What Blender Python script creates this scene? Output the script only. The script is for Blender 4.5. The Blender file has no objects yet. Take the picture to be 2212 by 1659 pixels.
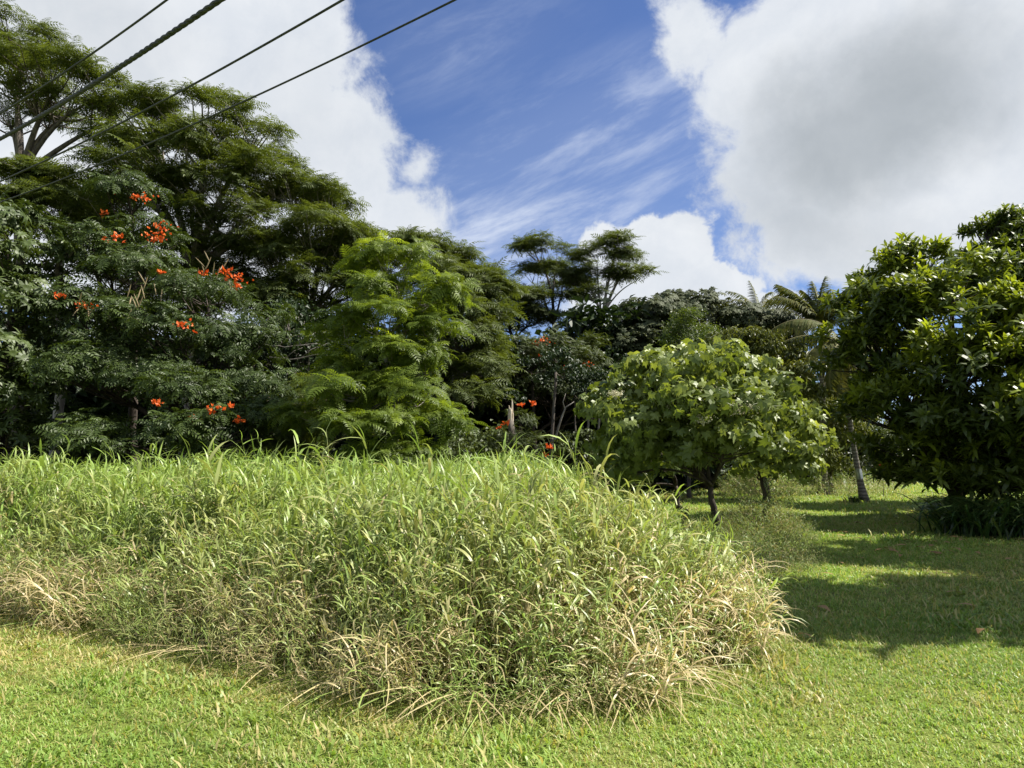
import bpy, math
import numpy as np
from mathutils import Vector

# ------------------------------------------------------------------ camera
F = 1580.0            # focal length in pixels of a 2212 x 1659 view
PITCH = math.radians(5.7)
EYE = 1.6
SC = bpy.context.scene
COL = SC.collection
CP, SP = math.cos(PITCH), math.sin(PITCH)

cam_d = bpy.data.cameras.new("camera")
cam_d.sensor_width = 36.0
cam_d.lens = 36.0 * F / 2212.0
cam_d.clip_end = 3000.0
cam_d.clip_start = 0.05
cam = bpy.data.objects.new("camera", cam_d)
COL.objects.link(cam)
cam.location = (0, 0, EYE)
cam.rotation_euler = (math.pi / 2 + PITCH, 0, 0)
SC.camera = cam


def W(px, py, d):
    """point at forward distance d (world y) seen at px, py"""
    cx, cz = (px - 1106.0) / F, -(py - 829.5) / F
    y, z = CP - SP * cz, SP + CP * cz
    t = d / y
    return np.array([cx * t, d, EYE + z * t])


def G(px, py):
    """ground point seen at px, py"""
    cx, cz = (px - 1106.0) / F, -(py - 829.5) / F
    y, z = CP - SP * cz, SP + CP * cz
    t = -EYE / z
    return np.array([cx * t, y * t])


def direction(px, py):
    v = W(px, py, 1.0) - np.array([0, 0, EYE])
    return v / np.linalg.norm(v)


# ------------------------------------------------------------------ render, sun
EXPOSURE = 1.15
SC.view_settings.view_transform = 'Standard'
SC.view_settings.look = 'None'
SC.view_settings.exposure = EXPOSURE
SC.view_settings.gamma = 1.0
SC.cycles.max_bounces = 6
SC.cycles.diffuse_bounces = 3
SC.cycles.glossy_bounces = 2
SC.cycles.transmission_bounces = 4
SC.cycles.transparent_max_bounces = 4
SC.cycles.sample_clamp_indirect = 4.0
SC.cycles.use_denoising = True

SUN = Vector((0.60, 0.02, 0.79)).normalized()
sun_d = bpy.data.lights.new("sun", 'SUN')
sun_d.energy = 4.8
sun_d.angle = math.radians(0.5)
sun_d.color = (1.0, 0.95, 0.86)
sun = bpy.data.objects.new("sun", sun_d)
COL.objects.link(sun)
sun.rotation_euler = SUN.to_track_quat('Z', 'Y').to_euler()
sun.location = (20, -10, 60)


# ------------------------------------------------------------------ node helper
class NT:
    def __init__(s, tree):
        s.t = tree
        s.n = tree.nodes
        s.l = tree.links

    def node(s, typ, **kw):
        n = s.n.new(typ)
        for k, v in kw.items():
            setattr(n, k, v)
        return n

    def put(s, sock, val):
        if isinstance(val, bpy.types.NodeSocket):
            s.l.new(val, sock)
        elif isinstance(val, (tuple, list)) and sock.type == 'RGBA' and len(val) == 3:
            sock.default_value = (*val, 1.0)
        else:
            sock.default_value = val

    def math(s, op, a, b=None, c=None, clamp=False):
        n = s.node('ShaderNodeMath', operation=op)
        n.use_clamp = clamp
        s.put(n.inputs[0], a)
        if b is not None:
            s.put(n.inputs[1], b)
        if c is not None:
            s.put(n.inputs[2], c)
        return n.outputs[0]

    def vmath(s, op, a, b=None, out=0):
        n = s.node('ShaderNodeVectorMath', operation=op)
        s.put(n.inputs[0], a)
        if b is not None:
            if op == 'SCALE':
                s.put(n.inputs['Scale'], b)
            else:
                s.put(n.inputs[1], b)
        return n.outputs[out]

    def mix(s, f, a, b):
        n = s.node('ShaderNodeMix', data_type='RGBA')
        s.put(n.inputs['Factor'], f)
        s.put(n.inputs[6], a)
        s.put(n.inputs[7], b)
        return n.outputs[2]

    def noise(s, vec, scale, detail=4.0, rough=0.55, dist=0.0):
        n = s.node('ShaderNodeTexNoise')
        s.put(n.inputs['Vector'], vec)
        n.inputs['Scale'].default_value = scale
        n.inputs['Detail'].default_value = detail
        n.inputs['Roughness'].default_value = rough
        n.inputs['Distortion'].default_value = dist
        return n

    def ramp(s, fac, lo, hi, a=0.0, b=1.0, smooth=True):
        n = s.node('ShaderNodeMapRange')
        n.interpolation_type = 'SMOOTHSTEP' if smooth else 'LINEAR'
        s.put(n.inputs['Value'], fac)
        n.inputs['From Min'].default_value = lo
        n.inputs['From Max'].default_value = hi
        n.inputs['To Min'].default_value = a
        n.inputs['To Max'].default_value = b
        return n.outputs['Result']


# ------------------------------------------------------------------ sky and clouds
world = bpy.data.worlds.new("World")
SC.world = world
world.use_nodes = True
wt = NT(world.node_tree)
wt.n.clear()
out = wt.node('ShaderNodeOutputWorld')
bg = wt.node('ShaderNodeBackground')
wt.l.new(bg.outputs[0], out.inputs[0])
SKY_STR = 0.1
bg.inputs['Strength'].default_value = SKY_STR
sky = wt.node('ShaderNodeTexSky')
sky.sky_type = 'NISHITA'
sky.sun_disc = False
sky.sun_elevation = math.asin(SUN.z)
sky.sun_rotation = math.atan2(SUN.x, SUN.y)
sky.air_density = 1.0
sky.dust_density = 0.3
sky.ozone_density = 3.0
tc = wt.node('ShaderNodeTexCoord')
D = wt.vmath('NORMALIZE', tc.outputs['Generated'])
wn = wt.noise(D, 7.0, 6.0, 0.6)
warp = wt.vmath('SCALE', wt.vmath('SUBTRACT', wn.outputs['Color'], (0.5, 0.5, 0.5)), 0.13)
DW = wt.vmath('ADD', D, warp)


def blob(px, py, rx, ry, rot=0.0, vec=None, unit=200.0):
    """soft ellipse on the sky dome around a direction; >0 inside"""
    c = direction(px, py)
    right = np.cross(c, [0, 0, 1.0]); right /= np.linalg.norm(right)
    up = np.cross(right, c)
    a = math.radians(rot)
    t1 = right * math.cos(a) + up * math.sin(a)
    t2 = -right * math.sin(a) + up * math.cos(a)
    k = abs(c[1]) if abs(c[1]) > .5 else 1.0
    sx, sy = F / k / rx, F / k / ry
    dd = wt.vmath('SUBTRACT', vec or DW, tuple(c))
    comb = wt.node('ShaderNodeCombineXYZ')
    wt.put(comb.inputs[0], wt.vmath('DOT_PRODUCT', dd, tuple(t1 * sx), out=1))
    wt.put(comb.inputs[1], wt.vmath('DOT_PRODUCT', dd, tuple(t2 * sy), out=1))
    wt.put(comb.inputs[2], wt.vmath('DOT_PRODUCT', dd, tuple(c * 2.0), out=1))
    ln = wt.vmath('LENGTH', comb.outputs[0], out=1)
    m = min(rx, ry) / unit
    return wt.math('MULTIPLY_ADD', ln, -m, m)


def maxall(l):
    r = l[0]
    for x in l[1:]:
        r = wt.math('MAXIMUM', r, x)
    return r


big = maxall([blob(*b) for b in [
    (270, 60, 560, 420, -10), (640, 330, 230, 230), (800, 450, 190, 110, -20), (300, 480, 560, 260), (880, 330, 60, 40),
    (2000, 130, 520, 350), (1480, 50, 130, 90, -45), (1980, 440, 420, 170, 8), (1800, 340, 290, 210), (1720, 520, 110, 60, -25),
    (1760, 560, 90, 45)]])
low = maxall([blob(*b) for b in [
    (1305, 530, 66, 72), (1390, 540, 76, 72), (1490, 540, 74, 80), (1560, 615, 95, 72), (1660, 690, 115, 66),
    (1400, 660, 200, 90)]])
n1 = wt.noise(D, 11.0, 10.0, 0.66, 0.3).outputs[0]
n1c = wt.math('SUBTRACT', n1, 0.5)
dens_big = wt.ramp(wt.math('MULTIPLY_ADD', n1c, 1.0, big), -0.08, 0.22)
dens_low = wt.ramp(wt.math('MULTIPLY_ADD', n1c, 0.35, low), -0.03, 0.06)
# the rest of the dome, away from the view
away = wt.ramp(wt.vmath('DOT_PRODUCT', D, tuple(direction(1106, 500)), out=1), 0.70, 0.55)
ng = wt.noise(D, 1.8, 8.0, 0.55, 0.2).outputs[0]
dens_gen = wt.math('MULTIPLY', wt.ramp(ng, 0.44, 0.56), away)
dens = maxall([dens_big, dens_low, dens_gen])
# wispy high cloud, drawn out along one direction of the dome
c0 = direction(1200, 450)
mp = wt.node('ShaderNodeMapping', vector_type='TEXTURE')
wt.put(mp.inputs['Vector'], D)
mp.inputs['Rotation'].default_value = (0, math.radians(-22), 0)
mp.inputs['Scale'].default_value = (1.0, 1.0, 0.22)
nc = wt.noise(mp.outputs[0], 5.2, 9.0, 0.62, 0.25).outputs[0]
cir_zone = maxall([wt.ramp(blob(1230, 380, 460, 170, 20, vec=D), -0.5, 0.35), wt.ramp(blob(1080, 540, 480, 150, 5, vec=D), -0.4, 0.5, 0.0, 1.6),
                   wt.ramp(blob(1000, 90, 260, 130, 10, vec=D), -0.3, 0.6, 0.0, 0.55)])
cirrus = wt.math('MULTIPLY', wt.math('ADD', wt.ramp(nc, 0.40, 0.74, 0.0, 0.58), 0.12), cir_zone)
nb = wt.noise(D, 6.0, 7.0, 0.6, 0.2).outputs[0]
# cloud brightness: grey undersides where the cloud is thick
thick = maxall([wt.ramp(blob(1880, 260, 330, 210, 15), -0.35, 0.75), wt.ramp(blob(1760, 470, 300, 120, -25), -0.3, 0.9, 0.0, 0.75),
                wt.ramp(blob(180, 60, 330, 190), -0.3, 0.9, 0.0, 0.30), wt.ramp(blob(640, 250, 200, 170), -0.3, 0.9, 0.0, 0.16)])
thick = wt.math('MULTIPLY', thick, wt.ramp(nb, 0.25, 0.7, 0.75, 1.08, smooth=False))
CB = 1.0 / (SKY_STR * 2 ** EXPOSURE)
cw = tuple(CB * x for x in (0.86, 0.89, 0.93))
cg = tuple(CB * x for x in (0.43, 0.47, 0.51))
edge = wt.math('ADD', wt.ramp(n1, 0.35, 0.7, 0.0, 0.34), wt.ramp(nb, 0.3, 0.68, 0.0, 0.34))
ccol = wt.mix(edge, cw, tuple(CB * x for x in (0.62, 0.68, 0.77)))
ccol = wt.mix(thick, ccol, cg)
skyc = wt.mix(1.0, sky.outputs[0], sky.outputs[0])
tint = wt.node('ShaderNodeMix', data_type='RGBA', blend_type='MULTIPLY')
tint.inputs['Factor'].default_value = 1.0
wt.l.new(skyc, tint.inputs[6])
tint.inputs[7].default_value = (0.42, 0.46, 0.60, 1)
base = wt.mix(cirrus, tint.outputs[2], tuple(CB * x for x in (0.62, 0.70, 0.88)))
fin = wt.mix(dens, base, ccol)
wt.l.new(fin, bg.inputs['Color'])


# ------------------------------------------------------------------ materials
def new_mat(name):
    m = bpy.data.materials.new(name)
    m.use_nodes = True
    t = NT(m.node_tree)
    t.n.clear()
    o = t.node('ShaderNodeOutputMaterial')
    return m, t, o


def leaf_mat(name, dark, light, third, rough=0.4, transl=0.3, spec=0.5, tcol=None):
    m, t, o = new_mat(name)
    a = t.node('ShaderNodeAttribute', attribute_name='rnd')
    b = t.node('ShaderNodeAttribute', attribute_name='mx')
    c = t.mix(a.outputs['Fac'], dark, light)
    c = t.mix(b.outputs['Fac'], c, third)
    p = t.node('ShaderNodeBsdfPrincipled')
    t.put(p.inputs['Base Color'], c)
    p.inputs['Roughness'].default_value = rough
    p.inputs['Specular IOR Level'].default_value = spec
    tr = t.node('ShaderNodeBsdfTranslucent')
    mm = t.node('ShaderNodeMix', data_type='RGBA', blend_type='MULTIPLY')
    mm.inputs['Factor'].default_value = 1.0
    t.l.new(c, mm.inputs[6])
    mm.inputs[7].default_value = (*(tcol or (1.9, 1.8, 0.7)), 1)
    t.l.new(mm.outputs[2], tr.inputs['Color'])
    s = t.node('ShaderNodeMixShader')
    s.inputs[0].default_value = transl
    t.l.new(p.outputs[0], s.inputs[1])
    t.l.new(tr.outputs[0], s.inputs[2])
    t.l.new(s.outputs[0], o.inputs[0])
    return m


def solid_mat(name, c1, c2, scale=8.0, rough=0.8, bump=0.3, stretch=(1, 1, 1), metallic=0.0, spec=0.3):
    m, t, o = new_mat(name)
    g = t.node('ShaderNodeTexCoord')
    v = t.vmath('MULTIPLY', g.outputs['Object'], stretch)
    n = t.noise(v, scale, 6.0, 0.65)
    c = t.mix(t.ramp(n.outputs[0], 0.35, 0.65), c1, c2)
    p = t.node('ShaderNodeBsdfPrincipled')
    t.put(p.inputs['Base Color'], c)
    p.inputs['Roughness'].default_value = rough
    p.inputs['Metallic'].default_value = metallic
    p.inputs['Specular IOR Level'].default_value = spec
    if bump:
        b = t.node('ShaderNodeBump')
        b.inputs['Strength'].default_value = bump
        b.inputs['Distance'].default_value = 0.03
        t.l.new(n.outputs[0], b.inputs['Height'])
        t.l.new(b.outputs[0], p.inputs['Normal'])
    t.l.new(p.outputs[0], o.inputs[0])
    return m


M = {}
M['albizia'] = leaf_mat('albizia_leaf', (.046, .066, .014), (.095, .124, .024), (.15, .18, .03), 0.55, 0.34, 0.3)
M['albizia_far'] = leaf_mat('albizia_far_leaf', (.044, .062, .016), (.090, .116, .028), (.13, .16, .04), 0.55, 0.34, 0.3)
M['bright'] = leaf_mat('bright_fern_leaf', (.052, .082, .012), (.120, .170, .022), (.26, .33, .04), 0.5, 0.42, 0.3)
M['tulip'] = leaf_mat('tulip_leaf', (0.0290, 0.0486, 0.0108), (0.0653, 0.0972, 0.0192), (.13, .19, .03), 0.5, 0.22, 0.32)
M['tulip_grey'] = leaf_mat('tulip_small_leaf', (0.0406, 0.0567, 0.0168), (0.0841, 0.1107, 0.0288), (.11, .15, .03), 0.5, 0.2, 0.3)
M['palmate'] = leaf_mat('palmate_leaf', (0.0290, 0.0486, 0.0108), (0.0696, 0.0999, 0.0192), (.10, .14, .03), 0.52, 0.18, 0.5)
M['umbrella'] = leaf_mat('umbrella_leaf', (0.0377, 0.0486, 0.0216), (0.0841, 0.0972, 0.0456), (.08, .09, .04), 0.6, 0.14, 0.15)
M['mango'] = leaf_mat('mango_leaf', (.032, .052, .010), (.085, .120, .020), (.28, .34, .03), 0.42, 0.30, 0.38)
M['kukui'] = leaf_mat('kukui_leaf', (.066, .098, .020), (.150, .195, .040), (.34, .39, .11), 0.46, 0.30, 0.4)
M['droop'] = leaf_mat('drooping_leaf', (0.0435, 0.0594, 0.0108), (0.1131, 0.1323, 0.0240), (.24, .25, .07), 0.42, 0.25, 0.4)
M['small'] = leaf_mat('small_leaf', (.038, .066, .010), (.085, .125, .020), (.18, .20, .04), 0.45, 0.3, 0.4)
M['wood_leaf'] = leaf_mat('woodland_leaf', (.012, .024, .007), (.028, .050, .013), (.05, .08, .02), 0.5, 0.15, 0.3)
M['grass'] = leaf_mat('tall_grass_blade', (.105, .175, .034), (.32, .44, .095), (.52, .41, .23), 0.42, 0.27, 0.4, (1.5, 1.5, .8))
M['weed'] = leaf_mat('weed_blade', (.075, .125, .030), (.21, .28, .07), (.38, .30, .15), 0.5, 0.3, 0.3, (1.5, 1.5, .8))
M['lawn_blade'] = leaf_mat('lawn_blade', (.125, .225, .034), (.32, .45, .095), (.46, .38, .17), 0.45, 0.36, 0.35, (1.5, 1.5, .7))
M['strap'] = leaf_mat('strap_leaf', (.022, .050, .012), (.048, .095, .022), (.20, .22, .06), 0.3, 0.2, 0.6)
M['palm'] = leaf_mat('palm_leaflet', (.034, .052, .014), (.080, .105, .028), (.20, .17, .06), 0.55, 0.22, 0.15)
M['flower'] = leaf_mat('orange_flower', (.60, .08, .015), (.78, .22, .04), (.5, .1, .02), 0.5, 0.3, 0.3, (1.2, .9, .8))
M['cream'] = leaf_mat('cream_flower', (.50, .48, .32), (.70, .66, .48), (.5, .5, .3), 0.6, 0.25, 0.2, (1, 1, 1))
M['dead_leaf'] = leaf_mat('fallen_leaf', (.22, .12, .04), (.45, .30, .13), (.5, .4, .2), 0.6, 0.2, 0.3, (1.2, 1, .7))
M['pod'] = leaf_mat('seed_pod', (.20, .15, .08), (.30, .24, .13), (.3, .2, .1), 0.6, 0.05, 0.3, (1, 1, 1))
M['bark_pale'] = solid_mat('pale_bark', (.15, .13, .11), (.33, .30, .26), 5, 0.85, 0.4, (1, 1, .3))
M['bark'] = solid_mat('grey_bark', (.055, .045, .036), (.14, .12, .10), 6, 0.85, 0.5, (1, 1, .3))
M['bark_dark'] = solid_mat('dark_bark', (.030, .024, .019), (.075, .058, .045), 7, 0.9, 0.5, (1, 1, .3))
M['stub'] = solid_mat('broken_wood', (.50, .40, .28), (.72, .64, .52), 9, 0.8, 0.4, (1, 1, .15))
M['rib'] = solid_mat('frond_rib', (.14, .13, .05), (.22, .19, .07), 4, 0.6, 0)
M['cable'] = solid_mat('cable_rubber', (.018, .020, .018), (.045, .050, .042), 20, 0.6, 0.1)
M['red'] = solid_mat('red_flag', (.75, .06, .04), (.85, .10, .06), 20, 0.6, 0)
M['stake'] = solid_mat('flag_stake', (.10, .08, .06), (.16, .13, .1), 20, 0.6, 0)
M['metal'] = solid_mat('sheet_metal', (.28, .29, .31), (.50, .51, .53), 3, 0.35, 0.05, (1, 1, 1), 1.0)
M['floor'] = solid_mat('forest_soil', (.018, .014, .009), (.05, .045, .02), 1.5, 0.95, 0.6)

# coconut bark with rings
m, t, o = new_mat('ringed_palm_bark')
g = t.node('ShaderNodeTexCoord')
wv = t.node('ShaderNodeTexWave', wave_type='BANDS', bands_direction='Z', wave_profile='SAW')
t.l.new(g.outputs['Object'], wv.inputs['Vector'])
wv.inputs['Scale'].default_value = 2.6
wv.inputs['Distortion'].default_value = 2.2
wv.inputs['Detail'].default_value = 3
wv.inputs['Detail Scale'].default_value = 2.5
n = t.noise(g.outputs['Object'], 9, 6)
c = t.mix(wv.outputs['Fac'], (.035, .028, .022), (.34, .30, .26))
c = t.mix(t.ramp(n.outputs[0], .35, .75, 0, .6), c, (.10, .085, .07))
p = t.node('ShaderNodeBsdfPrincipled')
t.put(p.inputs['Base Color'], c)
p.inputs['Roughness'].default_value = 0.85
b = t.node('ShaderNodeBump')
b.inputs['Strength'].default_value = 0.7
b.inputs['Distance'].default_value = 0.03
t.l.new(wv.outputs['Fac'], b.inputs['Height'])
t.l.new(b.outputs[0], p.inputs['Normal'])
t.l.new(p.outputs[0], o.inputs[0])
M['palm_bark'] = m

# ground: soil and thatch between the lawn's blades
m, t, o = new_mat('lawn_ground')
g = t.node('ShaderNodeTexCoord')
P = g.outputs['Object']
big_n = t.noise(P, 0.35, 4, 0.6).outputs[0]
mid_n = t.noise(P, 2.2, 5, 0.65).outputs[0]
fin_n = t.noise(P, 60, 5, 0.75).outputs[0]
c = t.mix(t.ramp(fin_n, .35, .65), (.080, .105, .018), (.22, .28, .055))
c = t.mix(t.ramp(mid_n, .45, .75, 0, .45), c, (.20, .22, .06))
c = t.mix(t.ramp(big_n, .50, .75, 0, .4), c, (.22, .17, .08))
p = t.node('ShaderNodeBsdfPrincipled')
t.put(p.inputs['Base Color'], c)
p.inputs['Roughness'].default_value = 0.9
p.inputs['Specular IOR Level'].default_value = 0.1
b = t.node('ShaderNodeBump')
b.inputs['Strength'].default_value = 0.8
b.inputs['Distance'].default_value = 0.03
t.l.new(fin_n, b.inputs['Height'])
t.l.new(b.outputs[0], p.inputs['Normal'])
t.l.new(p.outputs[0], o.inputs[0])
M['lawn'] = m


# ------------------------------------------------------------------ mesh building
class Tpl:
    def __init__(s, V, polys, tv=None, mx=None):
        s.V = np.asarray(V, float).reshape(-1, 3)
        s.L = np.array([i for p_ in polys for i in p_], np.int64)
        s.S = np.array([len(p_) for p_ in polys], np.int64)
        s.tv = np.full(len(s.V), .5) if tv is None else np.broadcast_to(np.asarray(tv, float), (len(s.V),)).copy()
        s.mx = np.zeros(len(s.V)) if mx is None else np.broadcast_to(np.asarray(mx, float), (len(s.V),)).copy()


def merge(items):
    """items: (tpl, 3x3, offset, tv or None, mx or None)"""
    V, L, S, tv, mx, n = [], [], [], [], [], 0
    r = Tpl(np.zeros((0, 3)), [])
    for it in items:
        tp, A, off = it[:3]
        V.append(tp.V @ np.asarray(A).T + off)
        L.append(tp.L + n); S.append(tp.S)
        tv.append(np.full(len(tp.V), it[3]) if len(it) > 3 and it[3] is not None else tp.tv)
        mx.append(np.full(len(tp.V), it[4]) if len(it) > 4 and it[4] is not None else tp.mx)
        n += len(tp.V)
    r.V, r.L, r.S = np.concatenate(V), np.concatenate(L), np.concatenate(S)
    r.tv, r.mx = np.concatenate(tv), np.concatenate(mx)
    return r


def rz(a):
    c, s = math.cos(a), math.sin(a)
    return np.array([[c, -s, 0], [s, c, 0], [0, 0, 1.]])


def ry(a):   # positive lifts +X up
    c, s = math.cos(a), math.sin(a)
    return np.array([[c, 0, -s], [0, 1, 0], [s, 0, c]])


def rx(a):
    c, s = math.cos(a), math.sin(a)
    return np.array([[1, 0, 0], [0, c, -s], [0, s, c]])


class Acc:
    def __init__(s):
        s.V, s.L, s.S, s.r, s.m, s.n = [], [], [], [], [], 0

    def add(s, tp, A, T, rnd=None, mx=None):
        k, n = len(T), len(tp.V)
        if k == 0:
            return
        V = np.einsum('kij,nj->kni', A, tp.V) + np.asarray(T)[:, None]
        s.V.append(V.reshape(-1, 3).astype(np.float32))
        s.L.append((tp.L[None] + (np.arange(k) * n)[:, None] + s.n).ravel())
        s.S.append(np.tile(tp.S, k))
        r = (0.6 * (np.full(k, .5) if rnd is None else rnd))[:, None] + 0.4 * tp.tv[None]
        q = (np.zeros(k) if mx is None else mx)[:, None] + tp.mx[None]
        s.r.append(np.clip(r, 0, 1).ravel()); s.m.append(np.clip(q, 0, 1).ravel())
        s.n += k * n

    def raw(s, V, polys_L, polys_S, r=.5, m_=0.):
        s.V.append(np.asarray(V, np.float32)); s.L.append(np.asarray(polys_L) + s.n); s.S.append(np.asarray(polys_S))
        s.r.append(np.full(len(V), r)); s.m.append(np.full(len(V), m_)); s.n += len(V)

    def tube(s, pts, rad, sides=6, cap=True):
        pts = np.asarray(pts, float); n = len(pts)
        rad = np.broadcast_to(np.asarray(rad, float), (n,))
        tan = np.gradient(pts, axis=0); tan /= np.linalg.norm(tan, axis=1)[:, None] + 1e-9
        ref = np.array([0, 0, 1.]) if abs(tan[:, 2]).mean() < .8 else np.array([1., 0, 0])
        u = np.cross(tan, ref); u /= np.linalg.norm(u, axis=1)[:, None] + 1e-9
        v = np.cross(tan, u)
        a = np.arange(sides) * 2 * math.pi / sides
        V = pts[:, None] + rad[:, None, None] * (np.cos(a)[None, :, None] * u[:, None] + np.sin(a)[None, :, None] * v[:, None])
        i, j = np.meshgrid(np.arange(n - 1), np.arange(sides), indexing='ij')
        j2 = (j + 1) % sides
        Q = np.stack([i * sides + j, i * sides + j2, (i + 1) * sides + j2, (i + 1) * sides + j], -1).reshape(-1)
        S = [4] * ((n - 1) * sides)
        if cap:
            Q = np.concatenate([Q, np.arange(sides)[::-1], (n - 1) * sides + np.arange(sides)]); S += [sides, sides]
        s.raw(V.reshape(-1, 3), Q, S)

    def build(s, name, mat, parent=None, smooth=False, origin=None):
        me = bpy.data.meshes.new(name)
        V = np.concatenate(s.V); L = np.concatenate(s.L).astype(np.int32); S = np.concatenate(s.S).astype(np.int32)
        if origin is not None:
            V = V - np.asarray(origin, np.float32)
        me.vertices.add(len(V)); me.vertices.foreach_set('co', V.astype(np.float32).ravel())
        me.loops.add(len(L)); me.loops.foreach_set('vertex_index', L)
        me.polygons.add(len(S))
        me.polygons.foreach_set('loop_start', (np.cumsum(S) - S).astype(np.int32))
        me.polygons.foreach_set('loop_total', S)
        me.polygons.foreach_set('use_smooth', np.full(len(S), smooth))
        for nm, arr in (('rnd', s.r), ('mx', s.m)):
            at = me.attributes.new(nm, 'FLOAT', 'POINT')
            at.data.foreach_set('value', np.concatenate(arr).astype(np.float32))
        me.materials.append(mat)
        me.update(calc_edges=True)
        ob = bpy.data.objects.new(name, me)
        COL.objects.link(ob)
        if parent is not None:
            ob.parent = parent
        elif origin is not None:
            ob.location = origin
        return ob


def tag(o_, label=None, cat=None, group=None, kind=None):
    for k, v in (('label', label), ('category', cat), ('group', group), ('kind', kind)):
        if v:
            o_[k] = v
    return o_


def empty(name, loc, label, cat, group=None):
    e = bpy.data.objects.new(name, None)
    e.empty_display_size = .3
    COL.objects.link(e)
    e.location = loc
    return tag(e, label, cat, group)


def frames(axis, spin):
    """(k,3,3) matrices whose columns are x,y,z with z = axis"""
    a = axis / (np.linalg.norm(axis, axis=1)[:, None] + 1e-9)
    ref = np.where(np.abs(a[:, 2:3]) < .95, np.array([[0, 0, 1.]]), np.array([[1., 0, 0]]))
    x = np.cross(ref, a); x /= np.linalg.norm(x, axis=1)[:, None] + 1e-9
    y = np.cross(a, x)
    c, s_ = np.cos(spin)[:, None], np.sin(spin)[:, None]
    return np.stack([x * c + y * s_, -x * s_ + y * c, a], -1)


# ------------------------------------------------------------------ leaf templates
def strip(L, Wd, n, a0, da, prof=None, twist=0.):
    """pointed blade along +X starting at elevation a0, bending by da per segment"""
    pts = [np.zeros(3)]
    a = a0
    for i in range(n):
        pts.append(pts[-1] + np.array([math.cos(a), 0, math.sin(a)]) * L / n)
        a += da
    V, P_ = [], []
    for i in range(n):
        w = Wd * (prof[i] if prof else math.sin(math.pi * (0.2 + 0.75 * i / n))) / 2
        tw = twist * i / n
        V += [pts[i] + np.array([0, w * math.cos(tw), w * math.sin(tw)]), pts[i] - np.array([0, w * math.cos(tw), w * math.sin(tw)])]
    V.append(pts[-1])
    for i in range(n - 1):
        P_.append((2 * i, 2 * i + 1, 2 * i + 3, 2 * i + 2))
    P_.append((2 * n - 2, 2 * n - 1, 2 * n))
    return Tpl(V, P_)


def rhomb(L, Wd, fold=.12, droop=.1, at=.42):
    V = [(0, 0, 0), (L * at, Wd / 2, Wd * fold), (L, 0, -L * droop), (L * at, -Wd / 2, Wd * fold)]
    return Tpl(V, [(0, 2, 1), (0, 3, 2)])


def flatleaf(L, Wd, droop=.1):
    V = [(0, 0, 0), (L * .4, Wd / 2, 0), (L, 0, -L * droop), (L * .4, -Wd / 2, 0)]
    return Tpl(V, [(0, 3, 2, 1)])


def arch(L, n, a0, da):
    p_, a, o_ = [np.zeros(3)], a0, [a0]
    for i in range(n):
        p_.append(p_[-1] + np.array([math.cos(a), 0, math.sin(a)]) * L / n)
        a += da; o_.append(a)
    return np.array(p_), np.array(o_)


def pinnate(r, L, pairs, ll, lw, a0, bend, fold=.12, lift=.1, terminal=True, leaf=None):
    pts, ang = arch(L, pairs, a0, bend / pairs)
    it = []
    for i in range(1, pairs + 1):
        s_ = ll * (math.sin(math.pi * (0.18 + 0.62 * i / pairs)))
        for sd in (1, -1):
            lf = leaf(s_, lw * s_ / ll, fold)
            A = ry(ang[i]) @ rz(sd * math.radians(62 + r.uniform(-8, 8))) @ rx(sd * lift * r.uniform(.3, 1.4))
            it.append((lf, A, pts[i], r.uniform(0, 1)))
    if terminal:
        it.append((leaf(ll * .8, lw * .9, fold), ry(ang[-1]), pts[-1], .6))
    it.append((strip(L, .008, 3, a0, bend / 3, [1, 1, 1]), np.eye(3), np.zeros(3), .2))
    return merge(it)


def bipin(r, L, pairs, pl, pw, a0, bend):
    return pinnate(r, L, pairs, pl, pw, a0, bend, leaf=lambda a, b_, f: flatleaf(a, b_, r.uniform(.05, .3)))


def bipin2(r, L, pairs, pl, pw, a0, bend):
    def lf(a, b_, f):
        return strip(a, b_, 2, .12, -.45, [.7, 1.0])
    return pinnate(r, L, pairs, pl, pw, a0, bend, leaf=lf)


def spray(r, maker, n, e0, e1, tvr=True):
    it = []
    ph = r.uniform(0, 6.28)
    for i in range(n):
        el = r.uniform(e0, e1)
        A = rz(ph + 6.283 * i / n + r.uniform(-.35, .35)) @ ry(el) @ rx(r.uniform(-.35, .35))
        s_ = r.uniform(.75, 1.15)
        it.append((maker(), A * s_, np.array([0, 0, r.uniform(-.05, .05)]), r.uniform(0, 1) if tvr else None))
    return merge(it)


def kukui_leaf(r, s_):
    rad = [(-180, .10), (-135, .42), (-100, .62), (-72, .42), (-46, .82), (-22, .50), (0, 1.05), (22, .50), (46, .82), (72, .42), (100, .62), (135, .42)]
    V = [(0, 0, 0.0)]
    for a, q in rad:
        x, y = q * math.cos(math.radians(a)) * s_, q * math.sin(math.radians(a)) * s_
        V.append((x, y, -.22 * abs(y) - .28 * max(x, 0) ** 2 / s_ + r.uniform(-.02, .02) * s_))
    P_ = [(0, i, i + 1) for i in range(1, 12)] + [(0, 12, 1)]
    return Tpl(V, P_)


def palmate(r, n, L, Wd):
    it = []
    for i in range(n):
        a = 6.283 * i / n + r.uniform(-.12, .12)
        it.append((strip(L * r.uniform(.8, 1.1), Wd, 3, .15, -.42, [.45, 1, .8]), rz(a), np.array([0, 0, 0.]), r.uniform(0, 1)))
    return merge(it)


def mk_variants(seed, fn, n=5):
    return [fn(np.random.default_rng(seed * 100 + i)) for i in range(n)]


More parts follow.
